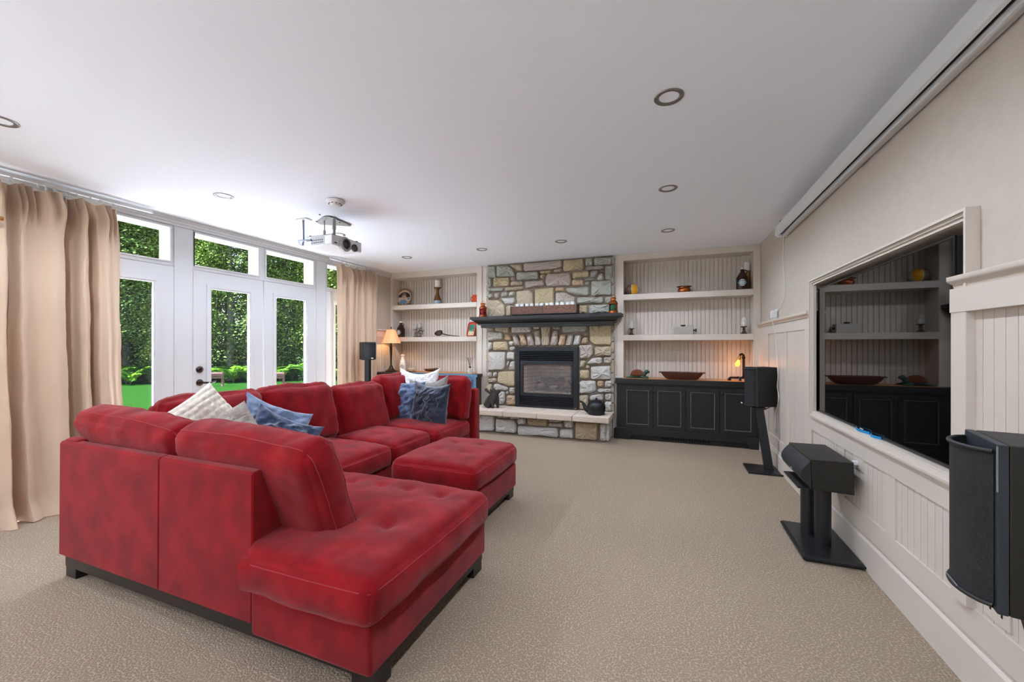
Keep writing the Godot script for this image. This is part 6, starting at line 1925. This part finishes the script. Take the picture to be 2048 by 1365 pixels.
func outlets() -> void:
	var t := thing("wall_outlet", "white outlet with a plugged adaptor above the far wainscot rail", "outlet", Vector3(1.01, 1.535, -4.76))
	var b := MB.new()
	b.rbox(Vector3(1.006, 1.537, -4.765), Vector3(0.012, 0.115, 0.075), 0.003, ID, 1)
	put("plate", b, M.white, t, 40.0, true)
	b = MB.new()
	b.rbox(Vector3(0.975, 1.54, -4.735), Vector3(0.05, 0.075, 0.05), 0.006, ID, 1)
	put("adaptor", b, M.white_dim, t, 40.0, true)
	b = MB.new()
	b.rbox(Vector3(0.983, 1.488, -4.66), Vector3(0.035, 0.012, 0.13), 0.005)
	put("cord_bundle", b, M.white, t, 40.0, true)
	t = thing("speaker_outlet", "white wall plate with a plug behind the centre speaker", "wall plate", Vector3(1.0, 0.557, -2.84))
	b = MB.new()
	b.rbox(Vector3(0.999, 0.555, -2.84), Vector3(0.01, 0.075, 0.115), 0.003, ID, 1)
	put("plate", b, M.trim, t, 40.0, true)
	b = MB.new()
	b.rbox(Vector3(0.985, 0.553, -2.85), Vector3(0.03, 0.024, 0.024), 0.006)
	put("plug", b, M.white_dim, t, 40.0, true)
	b = MB.new()
	b.tube([Vector3(0.975, 0.553, -2.85), Vector3(0.962, 0.556, -2.86), Vector3(0.945, 0.555, -2.88)], 0.003, 6)
	put("cable", b, mat("6f6a64", 0.5), t, 50.0, true)
	t = thing("wall_outlet", "beige outlet plate low on the wainscot below the near loudspeaker", "outlet", Vector3(1.0, 0.34, -1.80))
	b = MB.new()
	b.rbox(Vector3(0.998, 0.352, -1.80), Vector3(0.012, 0.075, 0.115), 0.003, ID, 1)
	put("plate", b, M.trim, t, 40.0, true)
	for z in [-1.825, -1.775]:
		b = MB.new()
		b.box(Vector3(0.9905, 0.345, z - 0.003), Vector3(0.9925, 0.36, z + 0.003))
		put("socket_hole", b, M.slot, t, 40.0, true)

# ---------------------------------------------------------------- garden
const GY := -0.15
func spray_mesh(n: int, r: float, leaf: float, droop: float, sd: int) -> ArrayMesh:
	rng.seed = sd
	var b := MB.new()
	for i in n:
		var d := Vector3(rng.randfn(), rng.randfn() * 0.6, rng.randfn())
		var p := d * r * 0.5 + Vector3(0, -droop * Vector2(d.x, d.z).length() * 0.3, 0)
		var bs := Basis.from_euler(Vector3(rng.randf_range(-1.0, 0.5), rng.randf() * TAU, rng.randf_range(-0.6, 0.6)))
		var s := leaf * rng.randf_range(0.6, 1.3)
		var a := p + bs * Vector3(0, 0, 0)
		var l := p + bs * Vector3(-0.42 * s, 0.10 * s, 0.55 * s)
		var rr := p + bs * Vector3(0.42 * s, 0.10 * s, 0.55 * s)
		var tip := p + bs * Vector3(0, -0.12 * s, 1.2 * s)
		b.tri(a, rr, tip); b.tri(a, tip, l)
	return b.mesh(0.0)

func tree(label: String, at: Vector3, h: float, r: float, mm: Mesh, leaf: Material, bark: Material, cnt: int, sd: int, base := 0.3, dark := 0.0) -> void:
	var t := thing("tree", label, "tree", at, 0.0, "trees at the far edge of the lawn")
	rng.seed = sd
	var b := MB.new()
	b.tube([Vector3(0, -0.1, 0), Vector3(0.05, h * 0.3, 0.03), Vector3(-0.03, h * 0.6, 0), Vector3(0, h * 0.9, 0.02)], [0.15, 0.12, 0.08, 0.03], 10)
	put("trunk", b, bark, t, 50.0)
	for k in 5:
		b = MB.new()
		var y := h * rng.randf_range(0.25, 0.75)
		var a := rng.randf() * TAU
		b.tube([Vector3(0, y, 0), Vector3(cos(a) * r * 0.5, y + 0.3, sin(a) * r * 0.5), Vector3(cos(a) * r * 0.95, y + 0.35, sin(a) * r * 0.95)], [0.04, 0.025, 0.01], 6)
		put("branch", b, bark, t, 50.0)
	var m := MultiMesh.new()
	m.transform_format = MultiMesh.TRANSFORM_3D
	m.use_colors = true
	m.mesh = mm
	m.instance_count = cnt
	for i in cnt:
		var v := rng.randf()
		var y := base + (h - base) * v
		var a := rng.randf() * TAU
		var lump := 0.75 + 0.35 * N0.get_noise_3d(cos(a) * 1.3 + at.x, y * 0.55, sin(a) * 1.3 + at.z)
		var rad := r * (1.0 - 0.55 * v * v) * lump * sqrt(rng.randf_range(0.45, 1.05))
		var p := Vector3(cos(a) * rad, y + rng.randf_range(-0.15, 0.15), sin(a) * rad)
		var bs := Basis(Vector3.UP, -a + rng.randf_range(-0.7, 0.7)) * Basis(Vector3.FORWARD, rng.randf_range(0.1, 0.7)) * Basis.from_scale(Vector3.ONE * rng.randf_range(0.75, 1.25))
		m.set_instance_transform(i, Transform3D(bs, p))
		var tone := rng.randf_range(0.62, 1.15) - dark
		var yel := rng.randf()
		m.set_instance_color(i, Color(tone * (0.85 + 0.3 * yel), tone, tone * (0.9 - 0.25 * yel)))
	var o := MultiMeshInstance3D.new()
	o.name = "foliage"
	o.multimesh = m
	o.material_override = leaf
	o.set_meta("kind", "stuff")
	t.add_child(o, true)

func frond_mesh(len_: float, lift: float, sd: int) -> ArrayMesh:
	rng.seed = sd
	var b := MB.new()
	var pts := []
	for i in 9:
		var s := i / 8.0
		pts.append(Vector3(0, lift * len_ * sin(s * 1.9) * 0.8, len_ * (0.25 * s + 0.55 * s * s)))
	b.tube(pts, [0.007, 0.006, 0.006, 0.005, 0.005, 0.004, 0.003, 0.002, 0.001], 4, false)
	for i in 22:
		var s := 0.15 + 0.85 * i / 22.0
		var f := s * 8.0
		var k := mini(int(f), 7)
		var c: Vector3 = pts[k].lerp(pts[k + 1], f - k)
		var dir: Vector3 = (pts[k + 1] - pts[k]).normalized()
		var L := len_ * 0.26 * sin(PI * clampf(s * 0.9 + 0.12, 0, 1))
		var w := 0.02
		for sg in [-1.0, 1.0]:
			var side := Vector3(sg, 0.0, 0) + dir * 0.45
			var tip: Vector3 = c + side.normalized() * L + Vector3(0, -0.12 * L, 0)
			var m1: Vector3 = c + side.normalized() * L * 0.45 + dir * w + Vector3(0, 0.01, 0)
			var m2: Vector3 = c + side.normalized() * L * 0.45 - dir * w + Vector3(0, 0.01, 0)
			if sg > 0: b.tri(c, m2, tip); b.tri(c, tip, m1)
			else: b.tri(c, tip, m2); b.tri(c, m1, tip)
	return b.mesh(0.0)

func garden() -> void:
	var b := MB.new()
	b.box(Vector3(-45, GY - 0.3, -45), Vector3(-9.2, GY, 25)); b.box(Vector3(-9.2, GY - 0.3, -45), Vector3(-4.6, GY, -9.5)); b.box(Vector3(-9.2, GY - 0.3, 9.0), Vector3(6, GY, 25))
	var lawn := mottled("10250a", "18310c", 0.05, 1.1, 0.95, 1.5, 131, 5)
	lawn.specular_mode = BaseMaterial3D.SPECULAR_DISABLED
	struct_of("lawn", b, lawn, "bright green mown lawn outside the garden doors")
	b = MB.new()
	b.box(Vector3(-9.2, GY - 0.3, -9.5), Vector3(-4.55, GY + 0.06, 9.0)); b.box(Vector3(-4.55, GY - 0.3, 3.0), Vector3(6.0, GY + 0.06, 9.0))
	struct_of("patio", b, mottled("c9c5bc", "dcd8d0", 0.05, 0.8, 0.9, 0.2, 133), "pale paved patio outside the garden doors")
	# house wall and roof that shade the patio
	b = MB.new()
	b.box(Vector3(-4.62, -0.3, -6.4), Vector3(-4.56, 0.0, 3.0)); b.box(Vector3(-4.62, H, -6.4), Vector3(-4.56, 3.4, 3.0)); b.box(Vector3(-4.62, 0, -6.4), Vector3(-4.56, H, -4.95)); b.box(Vector3(-4.62, 0, 1.8), Vector3(-4.56, H, 3.0))
	struct_of("wall_outside", b, mat("cfc8ba", 0.8))
	b = MB.new()
	b.box(Vector3(-4.85, 3.4, -6.6), Vector3(2.0, 3.55, 3.1))
	struct_of("roof", b, mat("5a544c", 0.9))
	# woodland edge
	var leaf := mat("52643a", 0.6)
	leaf.vertex_color_use_as_albedo = true
	leaf.backlight_enabled = true
	leaf.backlight = Color(0.25, 0.32, 0.1)
	leaf.specular_mode = BaseMaterial3D.SPECULAR_DISABLED
	var leaf2 := mat("6c7d45", 0.6)
	leaf2.vertex_color_use_as_albedo = true
	leaf2.backlight_enabled = true
	leaf2.backlight = Color(0.3, 0.4, 0.1)
	leaf2.specular_mode = BaseMaterial3D.SPECULAR_DISABLED
	var bark := mottled("2b2722", "47423b", 0.03, 2.0, 0.95, 1.0, 141)
	var pale_bark := mottled("45423d", "5f5c56", 0.03, 2.0, 0.95, 1.0, 142)
	var sp := [spray_mesh(70, 0.5, 0.075, 0.5, 1), spray_mesh(80, 0.45, 0.06, 0.9, 2)]
	var mid := Vector3(-15.4, GY, -9.6)
	var along := Vector3(0.818, 0, -0.575)
	var away := Vector3(-0.575, 0, -0.818)
	var lb := "leafy green tree of the woodland edge behind the ferns"
	for i in 9:
		rng.seed = 500 + i
		var at := mid + along * (i - 4) * 1.75 + away * (1.6 + rng.randf_range(-0.3, 0.7))
		var hh := rng.randf_range(8.0, 10.0)
		if i == 4: tree("tree with a bare grey trunk showing through the leaves, seen through the handled door", at, hh, 1.5, sp[0], leaf, pale_bark, 420, 600 + i, 1.2)
		else: tree(lb, at, hh, rng.randf_range(1.5, 2.0), sp[i % 2], leaf if i % 3 else leaf2, bark, 760, 600 + i, 0.9 if i % 2 else 1.5)
	for i in 9:
		rng.seed = 700 + i
		var at := mid + along * ((i - 4) * 2.1 + 0.7) + away * (4.4 + rng.randf_range(-0.4, 0.8))
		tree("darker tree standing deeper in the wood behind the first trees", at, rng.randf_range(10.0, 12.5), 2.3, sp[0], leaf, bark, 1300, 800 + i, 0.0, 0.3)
	# undergrowth in the shade below
	for i in 12:
		rng.seed = 900 + i
		var at := mid + along * ((i - 5.5) * 1.3) + away * rng.randf_range(1.3, 2.4)
		shrub(at, rng.randf_range(1.4, 2.4), sp[0], leaf, 900 + i)
	# ferns along the lawn's edge
	var fm := mat("2f4a1c", 0.6)
	fm.specular_mode = BaseMaterial3D.SPECULAR_DISABLED
	fm.backlight_enabled = true
	fm.backlight = Color(0.35, 0.5, 0.12)
	var fr := [frond_mesh(1.0, 0.75, 1), frond_mesh(0.85, 0.95, 2), frond_mesh(1.1, 0.6, 3)]
	for i in 34:
		rng.seed = 1000 + i
		var at := mid + along * ((i - 16.5) * 0.36) + away * (0.35 + rng.randf_range(-0.15, 0.9))
		var t := thing("fern", "light green fern at the edge of the lawn below the trees", "fern", at, rng.randf() * TAU, "ferns along the edge of the lawn")
		var n := 8
		for k in n:
			var o := put_mesh("frond", fr[rng.randi() % 3], fm, t)
			o.transform.basis = Basis(Vector3.UP, TAU * k / n + rng.randf_range(-0.25, 0.25)) * Basis.from_scale(Vector3.ONE * rng.randf_range(0.75, 1.1))
	# timber seats half hidden by the ferns
	var red := mottled("4a2d25", "5f3f34", 0.03, 3.0, 0.8)
	for q in [[430.0, "low reddish timber seat at the lawn's edge, behind the door handle"], [553.0, "reddish timber seat at the lawn's edge, seen through the right garden door"]]:
		var u: float = (q[0] - 1024.0) / 804.15
		var dir := Vector3(-0.3653 + u * 0.9309, 0, -0.9309 - u * 0.3653)
		var t := thing("garden_seat", q[1], "bench", Vector3(0, GY, 0) + dir * 13.6, 0.6)
		for k in 3:
			b = MB.new()
			b.rbox(Vector3(0, 0.30 + k * 0.075, 0.02 * k), Vector3(0.5, 0.06, 0.05), 0.006, ID, 1)
			put("slat", b, red, t)
		for s in [-1, 1]:
			b = MB.new()
			b.rbox(Vector3(s * 0.2, 0.22, -0.05), Vector3(0.06, 0.44, 0.06), 0.006, ID, 1)
			put("leg", b, red, t)

func shrub(at: Vector3, h: float, mm: Mesh, leaf: Material, sd: int) -> void:
	var t := thing("shrub", "dark leafy shrub in the shade under the trees", "shrub", at, 0.0, "shrubs in the shade under the trees")
	rng.seed = sd
	var b := MB.new()
	for k in 4:
		var a := k * 1.6
		b.tube([Vector3(0, -0.05, 0), Vector3(cos(a) * 0.2, h * 0.5, sin(a) * 0.2), Vector3(cos(a) * 0.4, h * 0.8, sin(a) * 0.4)], [0.03, 0.02, 0.008], 5)
	put("stems", b, M.dark_wood, t, 50.0)
	var m := MultiMesh.new()
	m.transform_format = MultiMesh.TRANSFORM_3D
	m.use_colors = true
	m.mesh = mm
	m.instance_count = 130
	for i in 130:
		var d := Vector3(rng.randfn(), rng.randfn(), rng.randfn()).normalized()
		var p := Vector3(d.x * 0.9, h * 0.5 + d.y * h * 0.5, d.z * 0.9) * rng.randf_range(0.7, 1.0)
		m.set_instance_transform(i, Transform3D(Basis(Vector3.UP, rng.randf() * TAU) * Basis.from_scale(Vector3.ONE * rng.randf_range(0.6, 1.0)), p))
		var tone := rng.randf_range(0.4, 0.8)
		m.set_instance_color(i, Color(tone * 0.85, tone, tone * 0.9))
	var o := MultiMeshInstance3D.new()
	o.name = "foliage"
	o.multimesh = m
	o.material_override = leaf
	o.set_meta("kind", "stuff")
	t.add_child(o, true)
